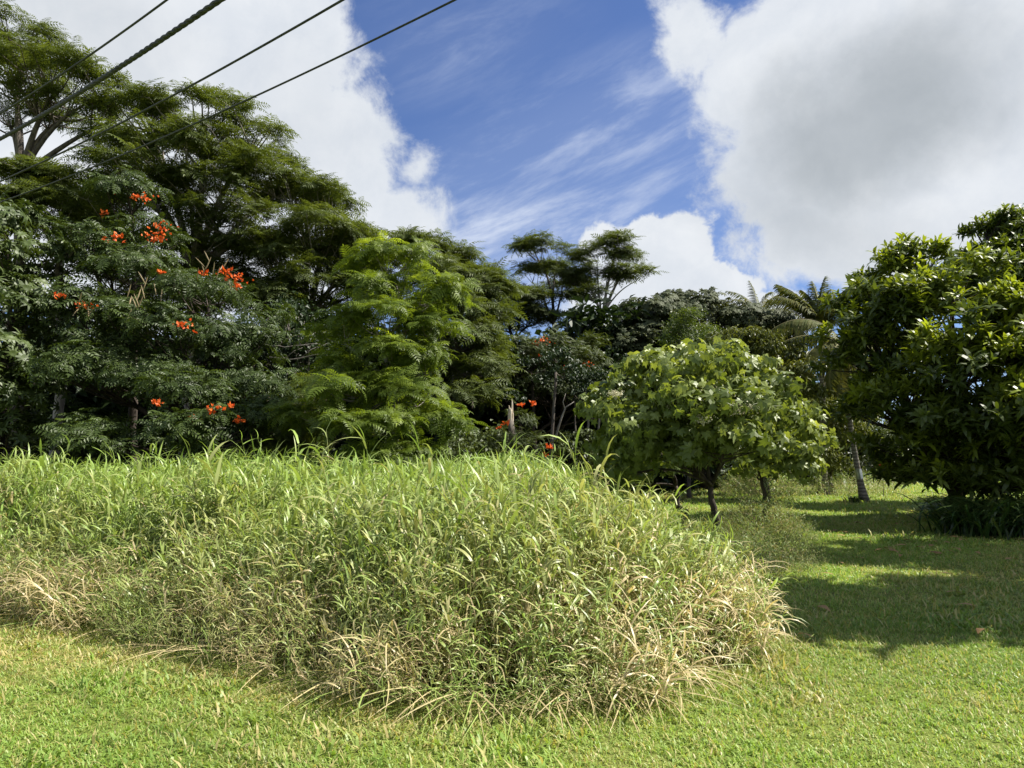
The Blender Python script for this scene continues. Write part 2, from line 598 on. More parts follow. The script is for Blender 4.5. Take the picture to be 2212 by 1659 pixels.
def mango_whorl(r, s_=1.0):
    it = []
    n = int(r.integers(9, 14))
    for i in range(n):
        el = r.uniform(-.3, .9) if i < n - 3 else r.uniform(.9, 1.3)
        L = r.uniform(.20, .30) * s_ * (0.75 if el > .9 else 1)
        it.append((strip(L, .062 * s_, 3, el, -.32, [.5, 1, .85]), rz(2.4 * i + r.uniform(-.2, .2)) @ np.eye(3),
                   np.array([0, 0, -.10 * s_ + .18 * s_ * i / n]), r.uniform(0, 1)))
    return merge(it)


def hanging_leaves(r, n, L, Wd, el0, el1, rad=.12):
    it = []
    for i in range(n):
        a = r.uniform(0, 6.28)
        it.append((rhomb(L * r.uniform(.7, 1.2), Wd, .18, .15), rz(a) @ ry(r.uniform(el0, el1)) @ rx(r.uniform(-.6, .6)),
                   np.array([math.cos(a), math.sin(a), r.uniform(-.6, .6)]) * rad * r.uniform(.1, 1), r.uniform(0, 1)))
    return merge(it)


def kukui_cluster(r):
    it = []
    n = int(r.integers(6, 9))
    for i in range(n):
        a = 2.4 * i + r.uniform(-.3, .3)
        pl = r.uniform(.10, .26)
        el = r.uniform(-.2, .8)
        off = np.array([math.cos(a) * math.cos(el), math.sin(a) * math.cos(el), math.sin(el)]) * pl
        A = rz(a) @ ry(-r.uniform(.5, 1.45)) @ rx(r.uniform(-.5, .5))
        it.append((kukui_leaf(r, r.uniform(.11, .175)), A, off, r.uniform(0, 1)))
        it.append((strip(pl, .006, 2, el, 0, [1, 1]), rz(a), np.zeros(3), .9))
    return merge(it)


LEAF = {
    'albizia': mk_variants(1, lambda r: spray(r, lambda: bipin(r, .46, 6, .18, .048, .1, -.5), 5, -.25, .5)),
    'bright': mk_variants(2, lambda r: spray(r, lambda: bipin2(r, .44, 8, .17, .034, .25, -.95), 4, -.3, .55)),
    'tulip': mk_variants(3, lambda r: spray(r, lambda: pinnate(r, .36, 5, .13, .058, .2, -.8, leaf=lambda a, b_, f: rhomb(a, b_, .18, .12)), 5, -.4, .5)),
    'tulip_small': mk_variants(4, lambda r: spray(r, lambda: pinnate(r, .30, 6, .075, .040, .2, -.6, leaf=lambda a, b_, f: rhomb(a, b_, .18, .12)), 5, -.3, .7)),
    'palmate': mk_variants(5, lambda r: spray(r, lambda: merge([(palmate(r, 9, .27, .055), np.eye(3), np.array([.25, 0, .1]))]), 4, -.6, .5)),
    'umbrella': mk_variants(6, lambda r: spray(r, lambda: merge([(palmate(r, 7, .20, .075), np.eye(3), np.array([.2, 0, .05]))]), 5, -.7, .5)),
    'mango': mk_variants(7, mango_whorl, 7),
    'kukui': mk_variants(8, kukui_cluster, 8),
    'droop': mk_variants(9, lambda r: hanging_leaves(r, 16, .19, .075, -1.3, -.2, .28)),
    'small': mk_variants(10, lambda r: hanging_leaves(r, 22, .09, .045, -.5, .8, .24)),
    'wood': mk_variants(11, lambda r: hanging_leaves(r, 10, .26, .12, -1.0, .5, .35)),
    'heart': mk_variants(12, lambda r: hanging_leaves(r, 14, .12, .09, -1.2, -.1, .25)),
}


def scatter(acc, kind, T, axis, rng, smin=.8, smax=1.2, mx=None, rnd=None):
    var = LEAF[kind]
    k = len(T)
    A = frames(axis, rng.uniform(0, 6.28, k)) * rng.uniform(smin, smax, k)[:, None, None]
    rnd = rng.uniform(0, 1, k) if rnd is None else rnd
    mx = np.zeros(k) if mx is None else mx
    vi = rng.integers(0, len(var), k)
    for i, tp in enumerate(var):
        s_ = vi == i
        acc.add(tp, A[s_], T[s_], rnd[s_], mx[s_])


# ------------------------------------------------------------------ trees
def bez(p0, p1, p2, n):
    t_ = np.linspace(0, 1, n)[:, None]
    return (1 - t_) ** 2 * p0 + 2 * t_ * (1 - t_) * p1 + t_ ** 2 * p2


def tree(name, label, cat, base, lobes, kind, mat, bark, seed, pd=.8, pr=.55, flat=.6, tp=10, sz=1.0, tr=.16, fork=None,
         upw=.5, new=0.0, group=None, zmin=-.35, twigs=.4, newpow=3, bark_limb=None, sides=7, trunk_bend=.25):
    rng = np.random.default_rng(seed)
    bx = W(base[0], 900, base[1]); bx = np.array([bx[0], base[1], 0.])
    Ls = []
    for (px, py, d, rpx, rpy, rd) in lobes:
        Ls.append((W(px, py, d), np.array([rpx / F * d, rd, rpy / F * d])))
    cen = np.mean([l[0] for l in Ls], axis=0)
    fk = W(*fork) if fork else np.array([bx[0] * .7 + cen[0] * .3, bx[1] * .7 + cen[1] * .3, min(l[0][2] for l in Ls) * .55])
    root = empty(name, tuple(bx), label, cat, group)
    br, lf = Acc(), Acc()
    # trunk
    n = 9
    t_ = np.linspace(0, 1, n)
    pts = bx[None] * (1 - t_)[:, None] + fk[None] * t_[:, None]
    wob = rng.normal(0, trunk_bend * .3, (n, 3)) * (np.sin(t_ * math.pi) ** .8)[:, None]; wob[:, 2] = 0
    pts = pts + wob
    pts[0, 2] = -.15
    rad = tr * (1.0 - .45 * t_); rad[0] *= 1.5
    br.tube(pts, rad, 10)
    T, O, top = [], [], []
    zt = max(l[0][2] + l[1][2] for l in Ls); zb = min(l[0][2] - l[1][2] for l in Ls)
    for c_, rr in Ls:
        mid = np.array([fk[0] * .55 + c_[0] * .45, fk[1] * .55 + c_[1] * .45, fk[2] * .3 + c_[2] * .7]) + rng.normal(0, .2, 3)
        cb = c_ - np.array([0, 0, rr[2] * .5])
        lp = bez(fk, mid, cb, 9)
        d_ = np.linalg.norm(cb - fk)
        lr = tr * (.30 + .25 * rng.random())
        br.tube(lp, np.linspace(lr, lr * .35, 9), sides)
        a_, b_, cc = rr
        area = 4 * math.pi * (((a_ * b_) ** 1.6 + (a_ * cc) ** 1.6 + (b_ * cc) ** 1.6) / 3) ** (1 / 1.6)
        k = max(4, int(area * pd))
        u = rng.normal(0, 1, (k * 3, 3)); u /= np.linalg.norm(u, axis=1)[:, None]
        u = u[u[:, 2] > zmin][:k]
        # fewer on the far side
        keep = (u[:, 1] < .35) | (rng.random(len(u)) < .55)
        u = u[keep]
        k = len(u)
        pc = c_ + u * rr * rng.uniform(.62, 1.02, (k, 1))
        prr = pr * rng.uniform(.6, 1.3, k)
        for q in range(k):
            st = lp[int(rng.integers(5, 9))]
            md = (st + pc[q]) / 2 + np.array([0, 0, -.1 * np.linalg.norm(pc[q] - st)]) + rng.normal(0, .06, 3)
            r1 = lr * .30
            br.tube(bez(st, md, pc[q], 5), np.linspace(r1, r1 * .3, 5), 4, cap=False)
            m_ = max(3, int(tp * (prr[q] / pr) ** 2 * rng.uniform(.7, 1.3)))
            v = rng.normal(0, 1, (m_, 3)); v /= np.linalg.norm(v, axis=1)[:, None]
            v *= rng.uniform(.3, 1.0, (m_, 1)) ** .5
            v[:, 2] = np.where(v[:, 2] < -.2, -v[:, 2] * .5, v[:, 2])
            tt = pc[q] + v * prr[q] * np.array([1, 1, flat])
            T.append(tt)
            oo = u[q] * .55 + v * .6
            O.append(oo)
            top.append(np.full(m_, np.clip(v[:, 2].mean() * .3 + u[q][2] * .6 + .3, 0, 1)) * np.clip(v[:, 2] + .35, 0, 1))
            if twigs:
                for e in tt[: max(1, int(m_ * twigs))]:
                    br.tube(np.stack([pc[q] - np.array([0, 0, .05]), (pc[q] + e) / 2, e]), np.array([r1 * .3, r1 * .22, r1 * .12]), 3, cap=False)
    T, O, top = np.concatenate(T), np.concatenate(O), np.concatenate(top)
    ok = T[:, 2] > .12
    T, O, top = T[ok], O[ok], top[ok]
    ax = O * (1 - upw) + np.array([0, 0, 1.]) * upw + rng.normal(0, .22, T.shape)
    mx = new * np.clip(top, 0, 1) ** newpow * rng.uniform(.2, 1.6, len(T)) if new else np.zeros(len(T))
    scatter(lf, kind, T, ax, rng, .75 * sz, 1.25 * sz, mx)
    br.build('trunk', M[bark], root, smooth=True, origin=bx)
    lf.build('crown', M[mat], root, origin=bx)
    return root, bx, T


ALB = 'feathery albizia trees'
tree('albizia_tree', 'tallest feathery tree at the left edge, open crown above bare limbs, crossed by wires', 'tree', (45, 27),
     [(50, 95, 27, 90, 45, 2.5), (120, 180, 26, 130, 45, 3), (25, 160, 27, 90, 60, 3), (215, 195, 26, 70, 40, 2.2), (150, 240, 27, 110, 35, 2.5), (20, 250, 27, 70, 40, 2), (245, 250, 26, 55, 25, 1.6)],
     'albizia', 'albizia', 'bark', 11, pd=.50, pr=.60, flat=.42, tp=8, sz=1.0, tr=.3, fork=(45, 385, 27), upw=.75, new=.5, group=ALB, twigs=.3)
tree('albizia_tree', 'broad feathery tree with layered crown behind the orange-flowered trees, left of the cloud gap', 'tree', (410, 27),
     [(320, 265, 27, 95, 38, 2.5), (440, 275, 27, 120, 45, 3), (550, 310, 27, 85, 50, 2.8), (400, 350, 25.5, 150, 42, 3), (595, 400, 27, 75, 55, 2.8), (300, 395, 24.5, 110, 30, 2.6), (480, 420, 26, 130, 45, 3), (520, 500, 26, 130, 40, 3), (420, 540, 26, 110, 35, 2.5), (250, 330, 27, 70, 30, 2), (300, 600, 28, 110, 45, 3), (470, 620, 28, 100, 45, 3), (360, 680, 28, 120, 45, 3)],
     'albizia', 'albizia', 'bark_pale', 12, pd=.62, pr=.58, flat=.45, tp=9, sz=1.0, tr=.32, fork=(420, 600, 27), upw=.75, new=.5, group=ALB, twigs=.3)
tree('albizia_tree', 'dense feathery tree whose crown slopes down to the right against white cloud', 'tree', (640, 28),
     [(660, 440, 28, 70, 50, 2.8), (720, 450, 28, 50, 40, 2.2), (700, 520, 27, 90, 55, 3), (620, 570, 27, 100, 55, 3), (770, 560, 28, 65, 50, 2.8), (690, 630, 27, 100, 50, 3), (800, 620, 28, 60, 60, 2.5), (610, 660, 26, 80, 50, 2.5)],
     'albizia', 'albizia', 'bark_pale', 13, pd=.75, pr=.58, flat=.48, tp=9, sz=1.0, tr=.28, fork=(655, 760, 28), upw=.7, new=.4, group=ALB, twigs=.25)
tree('albizia_tree', 'lower feathery tree at left, its flat layers just above the hand-shaped leaves', 'tree', (130, 25),
     [(60, 415, 25, 110, 32, 2.8), (170, 415, 25, 90, 30, 2.5), (120, 465, 24, 110, 35, 2.5), (40, 480, 24, 70, 30, 2), (230, 475, 24, 60, 30, 2)],
     'albizia', 'albizia', 'bark_pale', 14, pd=.7, pr=.7, flat=.38, tp=12, tr=.2, fork=(130, 560, 25), upw=.75, new=.4, group=ALB, twigs=.25)
tree('albizia_tree', 'feathery tree with stepped layers directly right of the bright green young tree', 'tree', (985, 27.5),
     [(920, 555, 28, 75, 30, 2.5), (1005, 580, 28, 45, 28, 2), (1040, 615, 28, 40, 25, 2), (960, 620, 27, 80, 40, 2.5), (1020, 680, 27, 65, 40, 2.5), (1000, 740, 26, 75, 40, 2.5), (1030, 800, 25.5, 65, 38, 2.2), (1020, 865, 25, 60, 35, 2), (930, 690, 27, 60, 50, 2.5), (1062, 640, 28, 45, 28, 2)],
     'albizia', 'albizia', 'bark', 15, pd=.8, pr=.65, flat=.42, tp=12, tr=.24, fork=(985, 800, 27.5), upw=.7, new=.4, group=ALB, twigs=.25)
tree('albizia_tree', 'small distant feathery tree filling the dip left of the two open-crowned tall trees', 'tree', (1110, 38),
     [(1095, 645, 38, 45, 25, 2.5), (1130, 660, 37, 50, 28, 2.5), (1080, 700, 37, 60, 30, 2.5), (1150, 690, 37, 50, 25, 2.5)],
     'albizia', 'albizia_far', 'bark', 16, pd=.7, pr=.75, flat=.4, tp=12, tr=.2, fork=(1110, 740, 38), upw=.75, group=ALB, twigs=.2)
tree('albizia_tree', 'left one of the two tall open-crowned trees standing against the blue gap', 'tree', (1200, 38),
     [(1160, 545, 38, 42, 25, 2.2), (1205, 560, 38, 40, 26, 2.2), (1150, 600, 38, 48, 20, 2.2), (1215, 610, 37.5, 50, 20, 2.2), (1180, 648, 37, 60, 16, 2.2), (1140, 640, 38, 35, 18, 1.8)],
     'albizia', 'albizia_far', 'bark', 17, pd=.50, pr=.58, flat=.26, tp=8, sz=1.1, tr=.17, fork=(1196, 700, 38), upw=.8, group=ALB, twigs=.3)
tree('albizia_tree', 'right one of the two tall open-crowned trees, forked pale trunk, white cumulus behind', 'tree', (1300, 37),
     [(1330, 535, 37, 42, 20, 2.2), (1290, 560, 37, 50, 18, 2.2), (1360, 565, 37, 35, 18, 2), (1375, 600, 37, 38, 14, 1.8), (1310, 600, 36.5, 50, 15, 2), (1262, 600, 37, 36, 20, 2), (1275, 640, 36.5, 40, 12, 1.8)],
     'albizia', 'albizia_far', 'bark_pale', 18, pd=.50, pr=.54, flat=.25, tp=8, sz=1.1, tr=.17, fork=(1300, 690, 37), upw=.8, group=ALB, twigs=.3)
tree('albizia_tree', 'thin feathery tree between the two tall open-crowned trees and the dark round tree', 'tree', (1258, 36),
     [(1250, 690, 36, 32, 9, 1.4), (1300, 725, 35, 40, 12, 1.5)],
     'albizia', 'albizia_far', 'bark_pale', 19, pd=.7, pr=.6, flat=.35, tp=10, tr=.12, fork=(1258, 730, 36), upw=.8, group=ALB, twigs=.2)
# bright green young tree
tree('young_albizia_tree', 'bright yellow-green feathery young tree, cone shaped, behind the tall grass', 'tree', (850, 17.5),
     [(850, 580, 17.5, 80, 42, 1.0), (780, 640, 17.3, 75, 40, 1.2), (905, 640, 17.3, 75, 42, 1.2), (840, 700, 17, 90, 42, 1.3), (740, 720, 17.2, 55, 42, 1.0), (935, 715, 17.2, 50, 40, 1.0), (850, 780, 16.8, 100, 35, 1.4), (930, 790, 17, 60, 35, 1.1), (745, 800, 17, 55, 30, 1.0),
      (770, 850, 16.5, 100, 35, 1.5), (900, 860, 16.5, 90, 38, 1.4), (700, 910, 16.8, 70, 35, 1.2), (820, 925, 16, 120, 35, 1.5), (940, 915, 16.5, 70, 40, 1.2), (840, 990, 16, 130, 22, 1.2)],
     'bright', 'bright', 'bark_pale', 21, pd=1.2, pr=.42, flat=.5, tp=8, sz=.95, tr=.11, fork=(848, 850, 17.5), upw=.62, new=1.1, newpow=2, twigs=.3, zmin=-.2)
tree('fern_leaved_tree', 'low dark green feathery tree left of the bright young tree, over the grass', 'tree', (690, 19.5),
     [(690, 860, 19.5, 60, 40, 1.3), (650, 920, 19, 50, 40, 1.2), (730, 930, 19, 50, 40, 1.2), (610, 960, 19, 45, 30, 1)],
     'bright', 'albizia', 'bark', 22, pd=1.1, pr=.42, flat=.5, tp=8, sz=.95, tr=.08, upw=.62, new=.5, twigs=.2)

TUL = 'orange-flowered trees'
_, tb1, _ = tree('tulip_tree', 'highest orange-flowered tree, glossy dark column in front of the layered feathery trees', 'tree', (300, 22.5),
     [(285, 440, 22, 50, 42, 1.6), (330, 510, 21.5, 42, 45, 1.6), (240, 560, 21, 90, 45, 2.2), (310, 600, 21, 85, 42, 2.2), (180, 520, 22, 45, 35, 1.5)],
     'tulip', 'tulip', 'bark_dark', 31, pd=.85, pr=.6, flat=.7, tp=9, tr=.2, upw=.55, new=.25, group=TUL, twigs=.2)
_, tb2, _ = tree('tulip_tree', 'broad orange-flowered tree with brown seed pods in the middle of the left thicket', 'tree', (430, 20.5),
     [(450, 640, 20.5, 95, 45, 2), (560, 720, 20, 38, 55, 1.5), (400, 730, 19.5, 130, 55, 2.2), (500, 770, 19.7, 80, 60, 2), (290, 730, 19.7, 110, 60, 2.2), (190, 690, 20, 80, 50, 2), (230, 820, 19, 110, 60, 2.2), (360, 830, 19, 110, 50, 2), (560, 850, 19.2, 50, 60, 1.5)],
     'tulip', 'tulip', 'bark_dark', 32, pd=.8, pr=.6, flat=.7, tp=9, tr=.22, upw=.5, new=.22, group=TUL, twigs=.15)
_, tb3, _ = tree('tulip_tree', 'lowest orange-flowered tree right above the tall grass at left', 'tree', (440, 17.8),
     [(420, 860, 17.8, 95, 40, 1.5), (470, 930, 17, 110, 40, 1.5), (330, 960, 17, 110, 38, 1.4), (220, 955, 17, 70, 32, 1.2), (550, 920, 17.5, 45, 55, 1.2), (190, 920, 17.5, 50, 25, 1)],
     'tulip', 'tulip', 'bark_dark', 33, pd=1.15, pr=.5, flat=.6, tp=8, sz=.95, tr=.12, upw=.55, new=.3, group=TUL, twigs=.15)
_, tb4, _ = tree('tulip_tree', 'middle orange-flowered tree in deep shade below the two tall open-crowned trees', 'tree', (1195, 30),
     [(1170, 765, 30, 65, 40, 1.8), (1235, 800, 29.5, 60, 42, 1.8), (1130, 800, 30, 45, 60, 1.8), (1190, 850, 29, 90, 40, 2), (1270, 850, 29.5, 45, 50, 1.5), (1280, 770, 30, 30, 40, 1.2)],
     'tulip_small', 'tulip_grey', 'bark_dark', 34, pd=.9, pr=.6, flat=.65, tp=11, sz=1.1, tr=.12, upw=.5, new=.25, group=TUL, twigs=.2)
_, tb5, _ = tree('tulip_shrub', 'small grey-green shrub with orange flowers beside the broken white stump', 'shrub', (1125, 21),
     [(1125, 915, 21, 35, 35, .7), (1095, 950, 21, 32, 25, .6), (1145, 965, 20.8, 40, 30, .7), (1075, 990, 21, 30, 15, .5), (1130, 1000, 20.6, 50, 22, .8)],
     'tulip_small', 'tulip_grey', 'bark_dark', 35, pd=2.4, pr=.26, flat=.8, tp=8, sz=.62, tr=.04, upw=.5, new=.2, twigs=.2, zmin=-.6)


def tufts_on(root_base, items, part, mat, maker, seed):
    """a bloom cluster (or pod bunch) as a part of its tree, where the photograph shows it"""
    rng = np.random.default_rng(seed)
    root = bpy.data.objects[root_base]
    for (px, py, d, s_) in items:
        a = Acc()
        c_ = W(px, py, d)
        if maker is pods:
            for k_ in range(int(3 + 3 * s_)):
                a = Acc(); pods(a, c_, s_, rng); a.build(part, M[mat], root, origin=np.array(root.location))
            continue
        maker(a, c_, s_, rng)
        a.build(part, M[mat], root, origin=np.array(root.location))


petal = Tpl([(0, 0, 0), (.035, .03, .05), (.0, .045, .12), (-.035, .03, .05), (0, -.01, .09)], [(0, 1, 2, 3), (0, 1, 4), (0, 4, 3)])


def bloom(a, c_, s_, rng):
    n = int(7 + 20 * s_)
    T = c_ + rng.normal(0, 1, (n, 3)) * np.array([.22, .16, .09]) * s_
    ax = np.stack([rng.normal(0, .8, n), rng.normal(-.3, .7, n), rng.uniform(.1, 1, n)], 1)
    a.add(petal, frames(ax, rng.uniform(0, 6.28, n)) * (.95 * rng.uniform(.6, 1.3, n))[:, None, None], T, rng.uniform(0, 1, n))


def pods(a, c_, s_, rng):
    for i in range(1):
        b_ = c_ + rng.normal(0, .18, 3)
        dd = np.array([rng.normal(0, .45), rng.normal(0, .3), 1.0]); dd /= np.linalg.norm(dd)
        a.tube(np.stack([b_, b_ + dd * .12, b_ + dd * .25, b_ + dd * .34]), [.006, .016, .013, .004], 5)


def name_of(r_):
    return r_


tul = [o_ for o_ in COL.objects if o_.name.startswith('tulip_tree')] + [o_ for o_ in COL.objects if o_.name.startswith('tulip_shrub')]
tufts_on(tul[0].name, [(305, 428, 20.6, 1.0), (345, 490, 20.0, .9), (333, 515, 20.0, .7), (350, 512, 20, .6), (250, 515, 19.3, .7), (228, 464, 20.5, .25)], 'flower_cluster', 'flower', bloom, 1)
tufts_on(tul[1].name, [(490, 590, 18.6, .55), (515, 603, 18.6, .7), (440, 592, 18.9, .35), (515, 620, 18.5, .35), (180, 660, 18, .55), (130, 640, 18, .35), (398, 705, 17.4, .6), (350, 590, 18.6, .2)], 'flower_cluster', 'flower', bloom, 2)
tufts_on(tul[1].name, [(300, 660, 17.8, .6), (325, 640, 18, .4), (285, 655, 17.8, .4), (450, 590, 19, 1.0), (470, 598, 18.8, .8), (180, 685, 18, .5)], 'seed_pod', 'pod', pods, 3)
tufts_on(tul[2].name, [(458, 886, 15.6, .5), (335, 870, 16, .3), (515, 910, 16, .3), (420, 905, 15.6, .25), (500, 880, 16, .2)], 'flower_cluster', 'flower', bloom, 4)
tufts_on(tul[3].name, [(1180, 737, 28.6, .9), (1160, 745, 28.6, .6), (1215, 802, 28, .9), (1260, 812, 28.2, .6), (1225, 795, 28, .5), (1170, 770, 28.2, .35), (1270, 790, 28.2, .5)], 'flower_cluster', 'flower', bloom, 5)
tufts_on(tul[4].name, [(1126, 877, 20.3, .2), (1150, 873, 20.3, .25), (1092, 916, 20.3, .2), (1078, 926, 20.3, .12), (1185, 968, 20.2, .2), (1180, 985, 20.2, .12)], 'flower_cluster', 'flower', bloom, 6)

tree('hand_leaved_tree', 'glossy tree with large hand-shaped leaves at the far left edge', 'tree', (10, 19.5),
     [(20, 500, 19.5, 70, 40, 1.8), (50, 570, 19, 65, 50, 1.8), (30, 660, 18.7, 85, 60, 1.9), (20, 760, 18.5, 85, 60, 1.9), (30, 860, 18, 80, 60, 1.8), (20, 950, 18, 55, 45, 1.5), (-80, 600, 19.5, 90, 90, 2), (-90, 820, 19, 90, 100, 2)],
     'palmate', 'palmate', 'bark_dark', 41, pd=.95, pr=.55, flat=.7, tp=5, tr=.18, upw=.35, new=.3, twigs=.3)
tree('umbrella_leaved_tree', 'dark grey-green dome-shaped tree behind the star-leaved tree, white cumulus above', 'tree', (1520, 36),
     [(1500, 700, 35, 120, 55, 4), (1400, 710, 34.5, 80, 55, 3.5), (1610, 715, 35, 80, 45, 3.5), (1370, 775, 33.5, 65, 60, 3), (1480, 770, 33.5, 110, 60, 3.5), (1660, 740, 35, 50, 40, 2.5)],
     'umbrella', 'umbrella', 'bark_dark', 42, pd=.62, pr=.8, flat=.6, tp=10, sz=1.15, tr=.3, upw=.45, twigs=.1)
tree('small_leaved_tree', 'small yellowish-green tree just above the star-leaved tree, before the dark dome', 'tree', (1485, 28),
     [(1485, 705, 28, 40, 26, 1.4), (1455, 735, 28, 35, 25, 1.3), (1515, 735, 28, 32, 28, 1.3)],
     'small', 'small', 'bark', 43, pd=1.3, pr=.45, flat=.6, tp=10, sz=1.1, tr=.08, upw=.5, new=.5, twigs=.2)
tree('drooping_leaved_tree', 'tree with limp pale hanging leaves between the star-leaved tree and the palms', 'tree', (1650, 27),
     [(1590, 745, 27, 50, 28, 2), (1650, 775, 27, 65, 40, 2), (1690, 830, 27, 55, 50, 2), (1590, 800, 27.5, 70, 40, 2), (1720, 890, 27, 50, 50, 2)],
     'droop', 'droop', 'bark_dark', 44, pd=1.0, pr=.6, flat=.55, tp=11, sz=1.0, tr=.14, upw=.8, new=.55, newpow=1.5, twigs=.2)
tree('drooping_leaved_tree', 'low tree with limp pale hanging leaves left of the ringed palm trunk', 'tree', (1790, 33),
     [(1780, 900, 33, 60, 50, 2.2), (1810, 960, 32.5, 55, 55, 2.2), (1760, 1000, 32, 55, 40, 2), (1830, 900, 34, 50, 60, 2), (1740, 940, 33, 50, 50, 2)],
     'droop', 'droop', 'bark_dark', 45, pd=.9, pr=.65, flat=.55, tp=12, sz=1.0, tr=.14, upw=.8, new=.5, newpow=1.5, twigs=.15)
tree('leafy_bush', 'rounded mid-green bush beyond the lawn, right of the ringed palm trunk', 'bush', (1890, 44),
     [(1885, 960, 44, 45, 38, 2.5), (1875, 1005, 43, 40, 30, 2), (1920, 1010, 43.5, 40, 25, 2)],
     'small', 'tulip_grey', 'bark_dark', 46, pd=.9, pr=.75, flat=.7, tp=12, sz=1.8, tr=.14, upw=.5, new=.3, twigs=.1, zmin=-.8)
tree('leafy_bush', 'dark rounded bush at the far end of the lawn, left of the mango tree', 'bush', (1950, 47),
     [(1950, 960, 47, 45, 55, 3), (1980, 1000, 47, 60, 35, 3), (2060, 990, 48, 80, 50, 3), (2180, 980, 50, 100, 60, 3)],
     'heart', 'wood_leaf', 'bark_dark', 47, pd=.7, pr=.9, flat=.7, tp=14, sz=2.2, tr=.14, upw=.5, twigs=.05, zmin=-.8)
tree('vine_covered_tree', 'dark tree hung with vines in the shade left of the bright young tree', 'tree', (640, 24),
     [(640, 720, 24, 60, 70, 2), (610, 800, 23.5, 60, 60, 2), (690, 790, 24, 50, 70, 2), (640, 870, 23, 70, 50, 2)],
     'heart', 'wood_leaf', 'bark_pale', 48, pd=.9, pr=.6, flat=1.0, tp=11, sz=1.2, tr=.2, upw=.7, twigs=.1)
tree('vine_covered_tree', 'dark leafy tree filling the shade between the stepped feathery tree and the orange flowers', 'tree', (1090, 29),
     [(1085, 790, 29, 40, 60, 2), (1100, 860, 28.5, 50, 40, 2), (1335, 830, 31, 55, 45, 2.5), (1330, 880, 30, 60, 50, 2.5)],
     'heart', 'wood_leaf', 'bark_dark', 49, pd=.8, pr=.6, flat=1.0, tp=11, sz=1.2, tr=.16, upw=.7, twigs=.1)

for i, (px, d, w_, ty, lb) in enumerate([(30, 20.5, 90, 985, 'low dark bush behind the grass, beneath the hand-shaped leaves'),
                                     (170, 20, 80, 990, 'low dark bush behind the grass, between the hand-shaped leaves and the orange flowers'),
                                     (560, 20.5, 70, 985, 'low dark bush behind the grass at the right foot of the lowest orange-flowered tree'),
                                     (650, 20, 60, 990, 'low dark bush behind the grass, beneath the dark green feathery tree'),
                                     (990, 21, 60, 985, 'low dark bush behind the grass at the right foot of the bright young tree'),
                                     (1040, 23, 60, 975, 'low dark bush just left of the broken white stump'),
                                     (1230, 24, 60, 985, 'low dark bush at the foot of the slender forking trunk'),
                                     (1330, 23, 60, 985, 'low dark bush hidden in shade behind the left star-shaped leaves')]):
    tree('leafy_bush', lb, 'bush', (px, d), [(px, ty, d, w_, 26, 1.0), (px + 25, ty - 28, d + .6, w_ * .7, 20, .9)], 'heart', 'tulip_grey', 'bark_dark', 480 + i,
         pd=1.3, pr=.42, flat=.8, tp=10, sz=1.1, tr=.05, upw=.6, group='low dark bushes behind the tall grass', twigs=.1, zmin=-.8)

# mango trees
MG = 'mango trees on the right'
tree('mango_tree', 'big mango tree on the right with fresh yellow-green tips and low sweeping dark leaves', 'tree', (2060, 21),
     [(1965, 565, 20, 55, 40, 1.3), (1930, 610, 20, 60, 30, 1.3), (1885, 655, 19.5, 65, 38, 1.6), (1840, 710, 19.5, 55, 35, 1.4), (1815, 745, 19.3, 35, 25, 1.0), (1960, 660, 19, 80, 50, 2), (2060, 690, 17.8, 110, 50, 2), (1900, 770, 19, 100, 60, 2.2), (2030, 800, 17.5, 120, 70, 2.3), (2160, 760, 17, 90, 60, 2),
      (1930, 880, 18.5, 85, 60, 2.3), (2080, 900, 17, 120, 60, 2.3), (2190, 880, 16.5, 90, 70, 2.2), (1980, 970, 18.5, 80, 45, 2), (2120, 990, 17.5, 120, 45, 2.2), (1900, 850, 19.5, 45, 40, 1.5), (2240, 990, 17, 80, 60, 2), (2050, 1045, 17.5, 80, 24, 1.5), (2160, 1045, 16.5, 90, 28, 1.6), (2230, 800, 17, 80, 90, 2), (2190, 1000, 19, 90, 60, 2), (2100, 930, 20, 90, 60, 2), (2200, 940, 16, 70, 60, 1.6), (2060, 610, 19, 60, 35, 1.6), (2000, 1030, 18, 50, 22, 1.2)],
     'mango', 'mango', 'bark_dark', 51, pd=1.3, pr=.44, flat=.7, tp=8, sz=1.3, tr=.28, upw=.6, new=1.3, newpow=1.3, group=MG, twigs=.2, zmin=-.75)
tree('mango_tree', 'taller mango tree behind, its dark pointed crown at the top right corner of the trees', 'tree', (2240, 25),
     [(2135, 500, 24, 28, 32, 1.2), (2165, 500, 24, 32, 30, 1.2), (2190, 540, 24, 60, 50, 2), (2100, 590, 24, 55, 40, 2), (2200, 500, 24.5, 45, 35, 1.8), (2150, 570, 23.5, 60, 40, 2), (2180, 620, 23.5, 85, 55, 2.4), (2280, 570, 24.5, 90, 80, 2.8), (2080, 640, 24, 50, 40, 2), (2260, 720, 24, 90, 90, 3), (2420, 700, 25, 120, 150, 3.5)],
     'mango', 'mango', 'bark_dark', 52, pd=1.6, pr=.42, flat=.7, tp=8, sz=1.25, tr=.3, upw=.6, new=.5, newpow=2, group=MG, twigs=.2)
